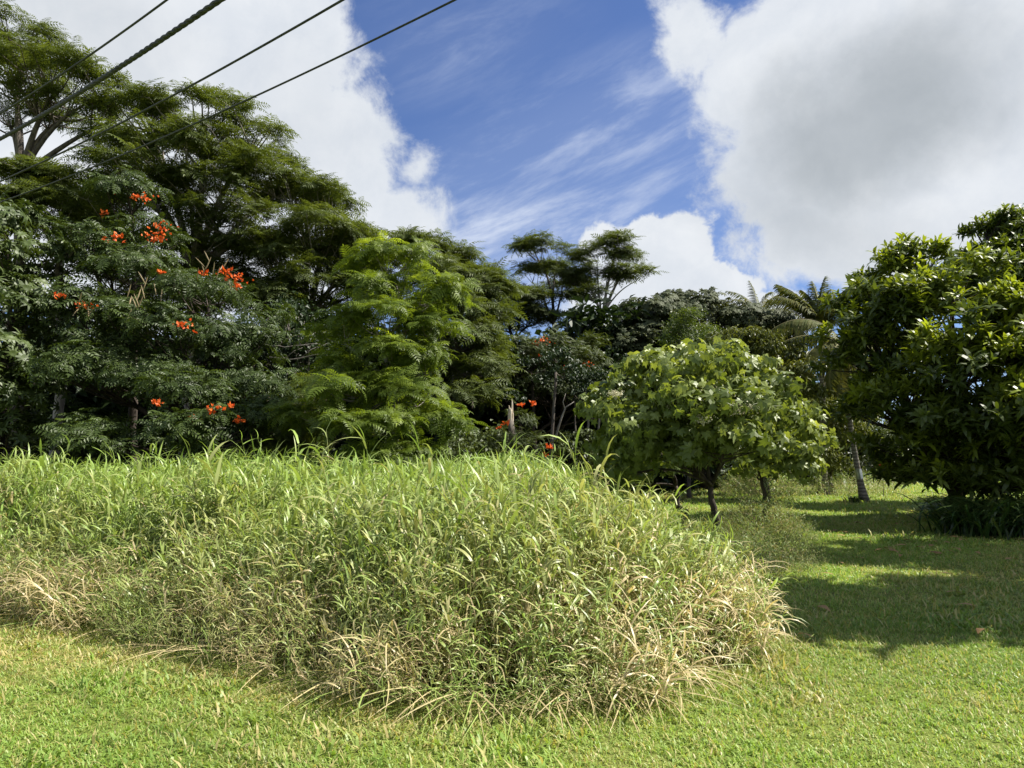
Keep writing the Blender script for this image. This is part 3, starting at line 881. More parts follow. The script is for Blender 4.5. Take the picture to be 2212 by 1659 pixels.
# a third one stands just outside the picture and throws its shade on the lawn
SH = (12.3, 9.3)
def Wp(x, y, z):   # world point back to the lobe notation
    d = y
    yc, zc = y * CP + (z - EYE) * SP, -y * SP + (z - EYE) * CP
    return (1106 + F * x / yc, 829.5 - F * zc / yc, d)
def lobe(x, y, z, rx_, ry_, rz_):
    p_ = Wp(x, y, z)
    return (*p_, rx_ * F / y, rz_ * F / y, ry_)
tree('mango_tree', 'mango tree outside the frame at right, seen only by its shade on the lawn', 'tree', (Wp(13.0, 10, 1)[0], 10.0),
     [lobe(9.0, 8.2, 7.2, 1.7, 1.3, 1.2), lobe(8.9, 9.0, 6.6, 1.5, .8, 1.0), lobe(10.4, 8.4, 6.4, 2.0, 1.3, 1.6), lobe(12.2, 8.8, 6.0, 2.4, 1.4, 2.2), lobe(14.4, 9.4, 5.5, 2.4, 2.0, 2.4), lobe(12.2, 11.9, 8.0, 2.2, .8, 1.2), lobe(13.8, 11.4, 6, 2.2, 1.8, 2), lobe(15.5, 11.4, 6, 2.2, 2.0, 2), lobe(14.6, 13.2, 8, 2.6, 1.5, 1.3), lobe(12.8, 9.6, 7.4, 2.0, 1.4, 1.4)],
     'mango', 'mango', 'bark_dark', 53, pd=1.15, pr=.6, flat=.6, tp=9, sz=1.5, tr=.3, upw=.45, new=.5, group=MG, twigs=.1)

# kukui (star-leaved) trees
KG = 'star-leaved trees in a row'
kr, kb, _ = tree('star_leaved_tree', 'spreading tree with glossy star-shaped leaves and a dark forked trunk at the grass edge', 'tree', (1540, 14),
     [(1500, 805, 14, 130, 48, 1.3), (1410, 840, 13.8, 85, 55, 1.2), (1600, 845, 14, 95, 60, 1.3), (1500, 880, 13.2, 140, 55, 1.4), (1312, 905, 13.9, 50, 32, .8), (1400, 930, 13.4, 85, 48, 1.1), (1625, 910, 13.8, 65, 55, 1.2), (1560, 960, 13, 110, 45, 1.1), (1470, 985, 13.4, 75, 38, .9),
      (1350, 965, 13.8, 50, 38, .8), (1370, 1010, 14, 45, 28, .8)],
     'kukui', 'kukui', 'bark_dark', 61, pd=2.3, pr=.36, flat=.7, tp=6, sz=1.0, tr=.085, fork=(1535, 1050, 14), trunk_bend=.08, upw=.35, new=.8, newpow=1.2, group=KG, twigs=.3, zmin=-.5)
tree('star_leaved_tree', 'lower star-leaved tree at right, yellow-lit, with a thin straight trunk', 'tree', (1645, 16.5),
     [(1690, 905, 16.2, 50, 40, 1.0), (1735, 955, 16, 42, 35, .9), (1680, 980, 15.8, 60, 40, 1.0), (1640, 1010, 15.8, 50, 25, .9), (1715, 1015, 16, 35, 20, .8)],
     'kukui', 'kukui', 'bark_dark', 62, pd=2.1, pr=.34, flat=.7, tp=6, sz=1.0, tr=.06, fork=(1645, 1035, 16.4), upw=.35, new=.9, newpow=1.0, group=KG, twigs=.3, zmin=-.5)
tree('star_leaved_tree', 'shaded star-leaved tree half hidden behind the left side of the spreading one', 'tree', (1467, 17),
     [(1370, 985, 17, 55, 38, 1.1), (1440, 1000, 16.8, 60, 30, 1.1), (1400, 930, 17, 80, 45, 1.2), (1340, 1040, 17, 35, 25, .8)],
     'kukui', 'kukui', 'bark_dark', 63, pd=1.9, pr=.36, flat=.7, tp=6, sz=1.0, tr=.08, fork=(1460, 1050, 17), upw=.35, new=.2, group=KG, twigs=.3, zmin=-.5)
kuk = [o_ for o_ in COL.objects if o_.name.startswith('star_leaved_tree')]
speck = Tpl([(0, 0, 0), (.012, .0, .012), (0, 0, .024), (-.012, 0, .012), (0, .012, .012), (0, -.012, .012)], [(0, 1, 2, 3), (0, 4, 2, 5)])


def creamy(a, c_, s_, rng):
    n = 160
    T = c_ + rng.normal(0, 1, (n, 3)) * np.array([.12, .10, .06]) * s_
    a.add(speck, frames(rng.normal(0, 1, (n, 3)), rng.uniform(0, 6.28, n)) * rng.uniform(.7, 1.3, n)[:, None, None], T, rng.uniform(0, 1, n))
    for i in range(10):
        a.tube(np.stack([c_ - np.array([0, 0, .12]), T[i] * .5 + c_ * .5 - np.array([0, 0, .03]), T[i]]), [.004, .003, .002], 3)


tufts_on(kuk[0].name, [(1545, 852, 12.5, 1), (1600, 880, 12.2, 1), (1460, 872, 12.4, .8), (1520, 905, 12, .6), (1330, 850, 12.9, .6)], 'flower_cluster', 'cream', creamy, 8)

# slender trees in the dark gap
SLG = 'slender trunks in the dark gap'
for i, (px, d, tpx, tpy, r_, mt, lb) in enumerate([
    (1188, 24, 1200, 800, .075, 'bark', 'slender grey trunk forking low, right of the orange-flowered shrub'),
    (1276, 25, 1268, 860, .06, 'bark_pale', 'pale straight slender trunk, leftmost of three by the star-leaved crown'),
    (1292, 25, 1296, 860, .055, 'bark_pale', 'pale straight slender trunk, middle of three by the star-leaved crown'),
    (1306, 25.5, 1312, 870, .05, 'bark_pale', 'pale straight slender trunk, rightmost of three, touching the star-leaved crown'),
    (1246, 27, 1240, 850, .05, 'bark', 'thin dark trunk between the forking trunk and the three pale ones'),
    (1160, 28, 1150, 820, .09, 'bark_dark', 'dark upright trunk above the orange-flowered shrub')]):
    rt, b0, _ = tree('slender_tree', lb, 'tree', (px, d), [(tpx, tpy - 30, d, 36, 22, .8), (tpx + 20, tpy + 8, d, 25, 15, .6)], 'heart', 'wood_leaf', mt, 70 + i,
                     pd=1.4, pr=.35, flat=.7, tp=7, sz=1.0, tr=r_, fork=(tpx, tpy, d), group=SLG, twigs=.1, trunk_bend=.12)
    if i == 0:
        a = Acc()
        pts = np.stack([W(1186, 965, 24), W(1200, 945, 23.9), W(1212, 905, 23.8), W(1222, 880, 23.8), W(1240, 868, 23.7)])
        a.tube(pts, [.04, .035, .03, .025, .012], 6)
        a.tube(np.stack([W(1220, 884, 23.8), W(1216, 868, 23.8), W(1222, 850, 23.8)]), [.02, .015, .008], 5)
        a.build('limb', M['bark_pale'], rt, smooth=True, origin=b0)

# broken stump, white splintered wood
st_b = np.array([W(1106, 900, 20.8)[0], 20.8, 0.])
root = empty('broken_stump', tuple(st_b), 'snapped-off dead trunk with white splintered top beside the orange-flowered shrub', 'stump')
a = Acc()
p0, p1 = W(1106, 940, 20.8), W(1103, 908, 20.8)
a.tube(np.stack([st_b, p0 * .5 + st_b * .5, p0, p1]), [.12, .10, .095, .085], 9)
a.build('trunk', M['bark'], root, smooth=True, origin=st_b)
a = Acc()
for (dx, dy, hh, w_) in ((-.035, 0, .48, .05), (.03, .02, .66, .045), (0, -.03, .40, .05), (.05, -.02, .30, .035)):
    q = p1 + np.array([dx, dy, -.05])
    a.tube(np.stack([q, q + np.array([dx * .2, 0, hh * .45]), q + np.array([dx * .1 + .01, 0, hh * .8]), q + np.array([dx * .3, 0, hh])]), [w_, w_ * .8, w_ * .55, w_ * .15], 5)
a.build('splintered_top', M['stub'], root, origin=st_b)

# bare branches in the thicket
for i, (pp, lb) in enumerate([
    ([(560, 745, 22), (620, 748, 21.5), (690, 742, 21)], 'bare pale branch reaching right from the left thicket, upper of two'),
    ([(575, 772, 22), (630, 776, 21.5), (700, 765, 21)], 'bare pale branch reaching right from the left thicket, lower of two'),
    ([(600, 960, 20), (625, 905, 20), (650, 870, 20)], 'bare leaning stick rising from the grass right of the lowest orange flowers'),
    ([(110, 700, 20.5), (120, 610, 20), (128, 560, 19.5), (155, 548, 19.2)], 'thick bare crooked limb between the hand-shaped leaves and the orange flowers')]):
    a = Acc()
    P3 = np.stack([W(*q) for q in pp])
    tt = np.linspace(0, 1, 9)
    cur = np.stack([np.interp(tt, np.linspace(0, 1, len(P3)), P3[:, k]) for k in range(3)], 1) + np.random.default_rng(i).normal(0, .03, (9, 3))
    r0 = .09 if i == 3 else .028
    a.tube(cur, np.linspace(r0, r0 * .4, 9), 6)
    for k in (3, 5, 6):
        e = cur[k] + np.array([.5 if i < 2 else .2, .1, .35]) * (1 + .2 * k) * .6
        a.tube(np.stack([cur[k], (cur[k] + e) / 2 + np.array([0, 0, .06]), e]), [r0 * .4, r0 * .3, r0 * .1], 4)
    ob = a.build('bare_branch', M['bark_pale' if i != 3 else 'bark'], None, smooth=True, origin=cur[0])
    tag(ob, lb, 'branch', 'bare branches in the thicket')


# ------------------------------------------------------------------ coconut palms
def frond_mesh(rng, L, az, el, droop, npairs, base, ll=.75, dead=0.):
    a, rib = Acc(), Acc()
    n = npairs
    pts, ang = arch(L, n, el, -droop / n)
    A = rz(az)
    tiltr = rng.uniform(-.35, .35)
    A = A @ rx(tiltr)
    Pw = pts @ A.T + base
    lw = .065 * (1.5 if base[1] > 40 else 1)
    tp = strip(1.0, lw, 4, 0, -.28, [.7, 1, .8, .5])
    for sd in (1, -1):
        i = np.arange(3, n + 1)
        s_ = i / n
        ln = ll * np.sin(math.pi * (.12 + .80 * s_)) ** .7 * rng.uniform(.85, 1.1, len(i))
        Ms = []
        for k, q in enumerate(i):
            R_ = A @ ry(ang[q]) @ rz(sd * (1.15 - .55 * s_[k] + rng.uniform(-.08, .08))) @ ry(-.25 - rng.uniform(0, .35))
            Ms.append(R_ @ np.diag([ln[k], 1, ln[k]]))
        a.add(tp, np.array(Ms), Pw[i], rng.uniform(0, 1, len(i)), np.full(len(i), dead) + rng.uniform(-.1, .25, len(i)))
    rib.tube(Pw[::3] if (len(Pw) - 1) % 3 == 0 else np.vstack([Pw[::3], Pw[-1:]]), np.linspace(.022, .005, len(Pw[::3]) + (0 if (len(Pw) - 1) % 3 == 0 else 1)), 4)
    return a, rib


def palm(label, base, top, tr, fronds, seed, L, ll=.75, npairs=36, base_r=None, lean=None):
    rng = np.random.default_rng(seed)
    b0 = np.array([*base, 0.])
    root = empty('coconut_palm', tuple(b0), label, 'palm tree', 'coconut palms')
    top = np.array(top)
    n = 22
    t_ = np.linspace(0, 1, n)
    mid = lean if lean is not None else (b0 + top) / 2
    pts = bez(b0, np.array(mid), top, n)
    pts[0, 2] = -.05
    rad = tr * (1 - .25 * t_) + (tr * 1.1) * np.exp(-t_ * n / 1.6)
    rad = rad * (1 + .035 * np.sin(np.arange(n) * 2.6))
    a = Acc()
    a.tube(pts, rad, 14)
    tk = a.build('trunk', M['palm_bark'], root, smooth=True, origin=b0)
    for (az, el, dr, k, dead) in fronds:
        a, rib = frond_mesh(rng, L * k, math.radians(az), math.radians(el), math.radians(dr), npairs, top, ll, dead)
        fr = a.build('frond', M['palm'], root, origin=b0)
        rb = rib.build('rib', M['rib'], None, smooth=True, origin=b0)
        rb.location = (0, 0, 0)
        rb.parent = fr
    return root, pts, rad


g0 = G(1868, 1086)
topn = W(1822, 745, g0[1] + .3)
fr = [(178, 35, 95, 1.0, .1), (200, 15, 110, 1.0, .25), (230, 5, 100, .9, .2), (255, 15, 95, .95, .3), (290, 10, 100, .9, .35), (165, -5, 80, .95, .35), (215, -25, 60, .9, .3), (240, -35, 45, .85, .35),
      (120, 45, 100, 1, .1), (60, 55, 90, 1, .1), (20, 40, 100, 1, .1), (330, 30, 110, 1, .2), (0, 60, 80, 1, .1), (275, -30, 50, .8, .4), (190, 55, 95, 1.0, 0.15), (310, -20, 60, .9, .4)]
nr, npts, nrad = palm('near coconut palm on the lawn, leaning ringed trunk with a metal band', g0, topn, .10, fr, 5, 3.3, .8, 52,
                      lean=(g0[0] - .55, g0[1], 3.0))
g1 = (W(1772, 900, 31)[0], 31.)
fr = [(90, 80, 30, .9, .1), (180, 72, 50, 1, .1), (200, 55, 60, 1, .2), (160, 60, 60, 1, .1), (0, 72, 50, 1, .1), (20, 55, 70, 1, .1), (340, 60, 60, 1, .2), (270, 75, 50, .9, .1), (250, 60, 70, 1, .3), (300, 55, 80, 1, .2),
      (100, 65, 40, .95, .1), (75, 72, 40, .95, .1), (120, 74, 40, .9, .1), (200, 68, 50, 1, .1), (345, 72, 50, 1, .1), (180, 30, 90, 1, .35), (215, 25, 100, 1, .4), (140, 35, 90, 1, .2), (60, 45, 80, 1, .1), (320, 25, 100, 1, .3)]
palm('coconut palm with a tall upright fan of fronds, left of the mango tree top', g1, W(1775, 700, 31), .14, fr, 6, 2.6, .7, 44)
g2 = (W(1640, 900, 50)[0], 50.)
fr = [(180, 60, 80, 1, .2), (150, 70, 60, 1, .1), (95, 80, 30, 1, .1), (10, 62, 55, 1.1, .3), (30, 40, 80, 1, .1), (350, 30, 80, 1.1, .2), (200, 40, 90, 1, .2), (270, 60, 80, 1, .3), (320, 50, 80, 1, .2), (0, 10, 70, 1.1, .2), (170, 20, 90, 1, .3)]
palm('far coconut palm, only its crown showing above the dark dome-shaped tree', g2, W(1640, 678, 50), .15, fr, 7, 2.9, .7, 26)

# metal band on the near palm's trunk
zb = W(1862, 1024, g0[1])[2]
k = int(np.argmin(abs(npts[:, 2] - zb)))
cb = np.array([np.interp(zb, npts[:, 2], npts[:, j]) for j in range(3)])
dirn = npts[k + 1] - npts[k - 1]; dirn /= np.linalg.norm(dirn)
a = Acc()
rb_ = float(np.interp(zb, npts[:, 2], nrad)) + .012
a.tube(np.stack([cb - dirn * .17, cb, cb + dirn * .17]), rb_, 24, cap=False)
a.build('metal_band', M['metal'], nr, smooth=True, origin=np.array([*g0, 0.]))
# small fern at its foot
rngf = np.random.default_rng(77)
a = Acc()
n = 90
fT = np.array([*(g0 + np.array([-.42, -.12])), 0.0]) + np.stack([rngf.normal(0, .13, n), rngf.normal(0, .1, n), np.zeros(n)], 1)
bl = strip(.45, .03, 4, 1.2, -.5)
a.add(bl, np.array([rz(q) for q in rngf.uniform(0, 6.28, n)]) * rngf.uniform(.5, 1.3, n)[:, None, None], fT, rngf.uniform(0, 1, n), rngf.uniform(-.2, .5, n))
tag(a.build('fern', M['strap'], None, origin=np.array([g0[0] - .42, g0[1] - .12, 0])), 'brownish fern growing against the foot of the near palm', 'fern')

# ------------------------------------------------------------------ red flag
q = G(1909, 1074)
b0 = np.array([q[0], q[1], 0.])
root = empty('marker_flag', tuple(b0), 'small red marker flag on a thin stake in the grass right of the palm', 'flag')
a = Acc(); a.tube(np.stack([b0, b0 + [0, 0, .8], b0 + [0, 0, 1.45]]), .014, 6); a.build('stake', M['stake'], root, origin=b0)
a = Acc()
V = []
for i in range(5):
    for j, zz in ((0, 1.44), (1, 1.02)):
        V.append(b0 + np.array([-.02 - .035 * i * (1 - .2 * j), .03 * math.sin(i * 1.9), zz - .05 * i]))
a.raw(np.array(V), [x for i in range(4) for x in (2 * i, 2 * i + 1, 2 * i + 3, 2 * i + 2)], [4] * 4)
a.build('flag', M['red'], root, origin=b0)


# ------------------------------------------------------------------ overhead wires
def wire(label, p0, p1, sag, rad, strands=0):
    a = Acc()
    d = p1 - p0
    t_ = np.linspace(-.9, 1.9, 140 if strands else 60)
    pts = p0[None] + d[None] * t_[:, None]
    pts[:, 2] += sag * (t_ * (t_ - 1))
    if strands:
        tt = np.linspace(-.9, 1.9, 420)
        P_ = p0[None] + d[None] * tt[:, None]; P_[:, 2] += sag * (tt * (tt - 1))
        ln = np.linalg.norm(d)
        dn = d / ln
        u = np.cross(dn, [0, 0, 1]); u /= np.linalg.norm(u); v = np.cross(dn, u)
        for s_ in range(strands):
            ph = tt * ln / .38 * 6.283 + s_ * 6.283 / strands
            a.tube(P_ + rad * .42 * (np.cos(ph)[:, None] * u + np.sin(ph)[:, None] * v), rad * .62, 6)
    else:
        a.tube(pts, rad, 6)
    o_ = a.build('overhead_wire', M['cable'], None, smooth=True, origin=p0)
    tag(o_, label, 'power line', 'overhead wires')


wire('thin overhead wire, highest and leftmost of the four', W(0, 245, 9.5), W(360, 0, 7.0), .15, .012)
wire('thick twisted overhead cable, second from the left', W(0, 300, 10.5), W(475, 0, 6.3), .2, .028, 3)
wire('thin overhead wire, third from the left, passing just under the tallest crown', W(0, 392, 11.0), W(740, 0, 6.5), .30, .012)
wire('thin overhead wire, rightmost and lowest of the four', W(0, 437, 12.0), W(982, 0, 6.8), .45, .011)

# ------------------------------------------------------------------ ground
def sheet(name, P2, z, mat, sub=None):
    me = bpy.data.meshes.new(name)
    me.from_pydata([(x, y, z) for x, y in P2], [], [tuple(range(len(P2)))])
    me.materials.append(mat)
    o_ = bpy.data.objects.new(name, me)
    COL.objects.link(o_)
    o_['kind'] = 'structure'
    return o_


sheet('lawn_ground', [(-500, -40), (500, -40), (500, 900), (-500, 900)], 0.0, M['lawn'])
sheet('forest_floor', [(-90, 18), (-12, 18.5), (-5, 19), (2, 20), (5, 24), (9, 28.5), (14, 32), (20, 38), (30, 52), (90, 56), (200, 120), (-200, 120)], .004, M['floor'])

front = np.array([G(*p_) for p_ in [(-700, 1255), (-300, 1300), (0, 1335), (200, 1375), (400, 1435), (600, 1480), (850, 1545), (1050, 1562), (1250, 1545), (1420, 1525), (1560, 1470), (1650, 1412)]])
right = np.array([front[-1], (2.35, 7.2), (2.2, 8.2), (1.95, 9.5), (1.8, 11), (1.8, 13), (2.6, 16), (3.2, 19)])
back = np.array([(0, 19.8), (-6, 18.5), (-14, 17.5), (-24, 17.5)])
field = np.vstack([front, right[1:], back])


def inside(P_, poly):
    x, y = P_[:, 0], P_[:, 1]
    r_ = np.zeros(len(P_), bool)
    j = len(poly) - 1
    for i in range(len(poly)):
        xi, yi, xj, yj = *poly[i], *poly[j]
        c_ = ((yi > y) != (yj > y)) & (x < (xj - xi) * (y - yi) / (yj - yi + 1e-12) + xi)
        r_ ^= c_
        j = i
    return r_


def dist_line(P_, line):
    best = np.full(len(P_), 1e9); nx = np.zeros((len(P_), 2))
    for a_, b_ in zip(line[:-1], line[1:]):
        ab = b_ - a_
        t_ = np.clip(((P_ - a_) @ ab) / (ab @ ab), 0, 1)
        c_ = a_ + t_[:, None] * ab
        v = c_ - P_
        d = np.linalg.norm(v, axis=1)
        s_ = d < best
        best = np.where(s_, d, best); nx[s_] = v[s_]
    return best, nx / (np.linalg.norm(nx, axis=1)[:, None] + 1e-9)


def value_noise(P_, sc, seed):
    r_ = np.random.default_rng(seed).random((64, 64))
    q = P_ * sc + 1000
    i = np.floor(q).astype(int); f = q - i; f = f * f * (3 - 2 * f)
    g_ = lambda a_, b_: r_[a_ % 64, b_ % 64]
    return ((g_(i[:, 0], i[:, 1]) * (1 - f[:, 0]) + g_(i[:, 0] + 1, i[:, 1]) * f[:, 0]) * (1 - f[:, 1]) +
            (g_(i[:, 0], i[:, 1] + 1) * (1 - f[:, 0]) + g_(i[:, 0] + 1, i[:, 1] + 1) * f[:, 0]) * f[:, 1])


# ------------------------------------------------------------------ tall grass
def stalk(r, n_leaf, lo, hi, dead_low=.5, wide=.016, curve=.35, Lf=.30):
    """unit-high grass stalk: stem and arching blades"""
    it = []
    n = 6
    t_ = np.linspace(0, 1, n)
    ca = r.uniform(0, 6.28); cu = r.uniform(.3, 1) * curve
    sp = np.stack([np.cos(ca) * cu * t_ ** 2.2, np.sin(ca) * cu * t_ ** 2.2, t_ - .12 * cu * t_ ** 3], 1)
    w = .005
    V, P_ = [], []
    for i in range(n):
        ww = w * (1 - .6 * t_[i])
        V += [sp[i] + [ww, 0, 0], sp[i] - [ww * .5, ww, 0], sp[i] - [ww * .5, -ww, 0]]
    for i in range(n - 1):
        for k_ in range(3):
            a_, b_ = 3 * i + k_, 3 * i + (k_ + 1) % 3
            P_.append((a_, b_, b_ + 3, a_ + 3))
    it.append((Tpl(V, P_), np.eye(3), np.zeros(3), .5, r.uniform(.1, .7) if dead_low > .3 else .1))
    side = r.uniform(0, 6.28)
    for k_ in range(n_leaf):
        f = lo + (hi - lo) * (k_ + r.uniform(0, .8)) / n_leaf
        p_ = np.array([np.interp(f, t_, sp[:, j]) for j in range(3)])
        L = Lf * r.uniform(.6, 1.25) * (1.0 - .35 * max(0, f - .7) / .3)
        a0 = r.uniform(.35, 1.35); bend = r.uniform(.7, 2.6)
        dead = r.random() < dead_low * (1.15 - f) * 1.1
        if dead:
            a0 = r.uniform(-.4, .9); bend = r.uniform(1.0, 2.2)
        az = side + (k_ % 2) * math.pi + r.uniform(-.8, .8)
        it.append((strip(L, wide * r.uniform(.6, 1.25) * (.7 if dead else 1), 5, a0, -bend / 5, [.8, 1, .95, .75, .45], twist=r.uniform(-.9, .9)), rz(az), p_,
                   r.uniform(0, 1), r.uniform(.75, 1.0) if dead else max(0, r.normal(.0, .10))))
    # pointed top leaf
    it.append((strip(Lf * r.uniform(.35, .7), wide * .7, 4, r.uniform(.8, 1.5), -r.uniform(.1, .45), [.7, 1, .8, .5]), rz(r.uniform(0, 6.28)), sp[-1], r.uniform(.3, 1), 0.))
    return merge(it)


FULL = [stalk(np.random.default_rng(300 + i), 11, .10, .98, .28, wide=.019) for i in range(12)]
UPPER = [stalk(np.random.default_rng(330 + i), 8, .45, .98, .15, wide=.016) for i in range(10)]


def plant(acc, var, P_, h, rng, tilt=None, mx=None, rnd=None):
    k_ = len(P_)
    ax = np.stack([rng.normal(0, .13, k_), rng.normal(0, .13, k_), np.ones(k_)], 1)
    if tilt is not None:
        ax[:, :2] += tilt
    A = frames(ax, rng.uniform(0, 6.28, k_))
    # scale height by h but keep leaves in proportion
    s_ = h
    A = A * s_[:, None, None]
    T = np.column_stack([P_, np.zeros(k_)])
    vi = rng.integers(0, len(var), k_)
    mx = np.zeros(k_) if mx is None else mx
    rnd = rng.uniform(0, 1, k_) if rnd is None else rnd
    for i, tp in enumerate(var):
        s2 = vi == i
        acc.add(tp, A[s2], T[s2], rnd[s2], mx[s2])


rng = np.random.default_rng(9)


def sample(poly, density, rng):
    lo, hi = poly.min(0), poly.max(0)
    n_ = int((hi - lo).prod() * density)
    P_ = rng.uniform(lo, hi, (n_, 2))
    return P_[inside(P_, poly)]


def height_at(P_):
    df, nf = dist_line(P_, front)
    dr, nr_ = dist_line(P_, right)
    sm = lambda x: np.clip(x, 0, 1) ** .65
    h = .16 + 1.14 * np.minimum(sm(df / 1.35), .13 + .87 * sm(dr / 1.9))
    h *= .76 + .30 * value_noise(P_, .9, 3) + .22 * value_noise(P_, 2.3, 4)
    return h, df, nf, dr, nr_


grass = Acc()
# cull what can never show: outside a generous view wedge
def wedge(P_, k_=1.0, m_=2.2):
    return np.abs(P_[:, 0]) < (P_[:, 1] * .72 * k_ + m_)


P_ = sample(field, 150, rng)
P_ = P_[wedge(P_)]
h, df, nf, dr, nr_ = height_at(P_)
near = (df < 2.6) | (dr < 1.2) & (P_[:, 1] < 9.5)
u = rng.random(len(P_))
gap = rng.random(len(P_)) < .15 + 1.5 * value_noise(P_, 3.1, 91) * (.4 + value_noise(P_, 1.2, 92))
keep = np.where(near, gap, np.where(P_[:, 1] < 10, u < .62, u < .36))
P_, h, df, nf, dr, nr_, near = P_[keep], h[keep], df[keep], nf[keep], dr[keep], nr_[keep], near[keep]
dry = np.clip(value_noise(P_, .8, 7) * .65 + value_noise(P_, 2.1, 8) * .35 - .42 + np.clip(.5 - np.abs(P_[:, 0] - 1.4) * .22, 0, .5) * .35 * (P_[:, 1] < 9), 0, .65)
spot = lambda P_, x, y, rx_, ry_: np.exp(-((P_[:, 0] - x) / rx_) ** 2 - ((P_[:, 1] - y) / ry_) ** 2)
dry = dry * np.clip(1.25 - df / 4.5, .25, 1) + .26 * spot(P_, 1.0, 6.4, .9, .7) + .5 * spot(P_, -.9, 5.0, .8, .35) + .45 * spot(P_, -2.3, 6.3, .7, .5)
hh = h * rng.uniform(.80, 1.12, len(P_))
tall = rng.random(len(P_)) < .03
hh = np.where(tall & (h > 1.1), hh * rng.uniform(1.08, 1.3, len(P_)), hh)
edgew = np.clip(1 - df / .9, 0, 1)[:, None] * .75 * rng.uniform(0, 1, (len(P_), 1))
edger = np.clip(1 - dr / 1.2, 0, 1)[:, None] * .7 * rng.uniform(0, 1, (len(P_), 1))
tilt = nf * edgew + nr_ * edger
col = np.clip(rng.uniform(0, 1, len(P_)) * .7 + .35 * value_noise(P_, 1.3, 12), 0, 1)
# shorter stalks still carry full-sized leaves: bundle by height
for sel, var in ((near, FULL), (~near, UPPER)):
    plant(grass, var, P_[sel], np.maximum(hh[sel], .55 if var is FULL else .8) if False else hh[sel].clip(.35, 3), rng, tilt[sel], dry[sel] * rng.uniform(0, 1.4, sel.sum()), col[sel])
# filler layer: shorter stalks leaning outward on the front face
P_ = sample(field, 110, rng)
P_ = P_[wedge(P_)]
h, df, nf, dr, nr_ = height_at(P_)
s_ = ((df < 1.8) | ((dr < 1.3) & (P_[:, 1] < 9))) & (rng.random(len(P_)) < .1 + 1.3 * value_noise(P_, 2.6, 93))
P_, h, df, nf, dr, nr_ = P_[s_], h[s_], df[s_], nf[s_], dr[s_], nr_[s_]
tilt = nf * (rng.uniform(.0, .9, (len(P_), 1)))
dry = np.clip(.6 * spot(P_, -.9, 5.0, .8, .35) + .3 * spot(P_, 1.0, 6.4, .8, .8) + value_noise(P_, 1.0, 17) * 1.5 - .6 + .25 * (np.abs(P_[:, 0] - 1.3) < 1.5), 0, 1)
plant(grass, FULL, P_, (h * rng.uniform(.45, .95, len(P_))).clip(.3, 2), rng, tilt, dry * rng.uniform(0, 1.5, len(P_)))
g_obj = grass.build('tall_grass', M['grass'], None, smooth=True)
tag(g_obj, 'dense head-high field of pale green grass with dry straw-coloured blades low in it', 'tall grass', kind='stuff')

# dead blades hanging along the foot of the grass
dead = Acc()
clump = []
for i in range(6):
    r = np.random.default_rng(500 + i)
    it = []
    for k_ in range(16):
        it.append((strip(r.uniform(.22, .5), .0095, 6, r.uniform(.5, 1.45), -r.uniform(.25, .55), [1, 1, 1, .9, .7, .4], twist=r.uniform(-1, 1)), rz(r.uniform(0, 6.28)),
                   np.array([r.normal(0, .06), r.normal(0, .06), r.uniform(0, .35)]), r.uniform(0, 1), r.uniform(.8, 1.) if r.random() < .8 else r.uniform(0, .4)))
    clump.append(merge(it))
P_ = sample(field, 60, rng)
P_ = P_[wedge(P_)]
df, nf = dist_line(P_, front); dr, nr_ = dist_line(P_, right)
s_ = ((df < .9) | ((dr < 1.6) & (P_[:, 1] < 8.5))) & (value_noise(P_, .9, 31) > .58)
P_, nf, df = P_[s_], nf[s_], df[s_]
k_ = len(P_)
ax = np.column_stack([nf * rng.uniform(0, .8, (k_, 1)), np.ones(k_)])
A = frames(ax, rng.uniform(0, 6.28, k_)) * rng.uniform(.7, 1.25, k_)[:, None, None]
vi = rng.integers(0, 6, k_)
for i in range(6):
    dead.add(clump[i], A[vi == i], np.column_stack([P_, rng.uniform(0, .25, k_) * np.clip(df, 0, 1)])[vi == i], rng.uniform(0, 1, (vi == i).sum()))
# long fallen straws lying out onto the lawn
lay = strip(1.0, .014, 7, .25, -.10, [1, 1, 1, .9, .8, .6, .3])
n_ = 420
idx = rng.integers(2, len(front) - 1, n_); tt = rng.random((n_, 1))
wts = rng.random(n_) < np.where(idx > 6, 1.0, .45)
base_p = front[idx] * (1 - tt) + front[idx - 1] * tt
base_p, idx = base_p[wts], idx[wts]
n_ = len(base_p)
_, nn = dist_line(base_p + 1e-3, front)
cen2 = np.array([0.0, 9.0])
outd = base_p - cen2; outd /= np.linalg.norm(outd, axis=1)[:, None]
az = np.arctan2(outd[:, 1], outd[:, 0]) + rng.normal(0, .75, n_)
A = np.array([rz(q) @ rx(rng.uniform(-.6, .6)) for q in az]) * rng.uniform(.3, .75, n_)[:, None, None]
dead.add(lay, A, np.column_stack([base_p - outd * .15, rng.uniform(.01, .16, n_)]), rng.uniform(0, 1, n_), rng.choice([.95, .8, .1], n_))
tag(dead.build('dry_grass', M['grass'], None, smooth=True), 'dead straw-coloured blades drooping along the foot of the tall grass', 'dry grass', kind='stuff')

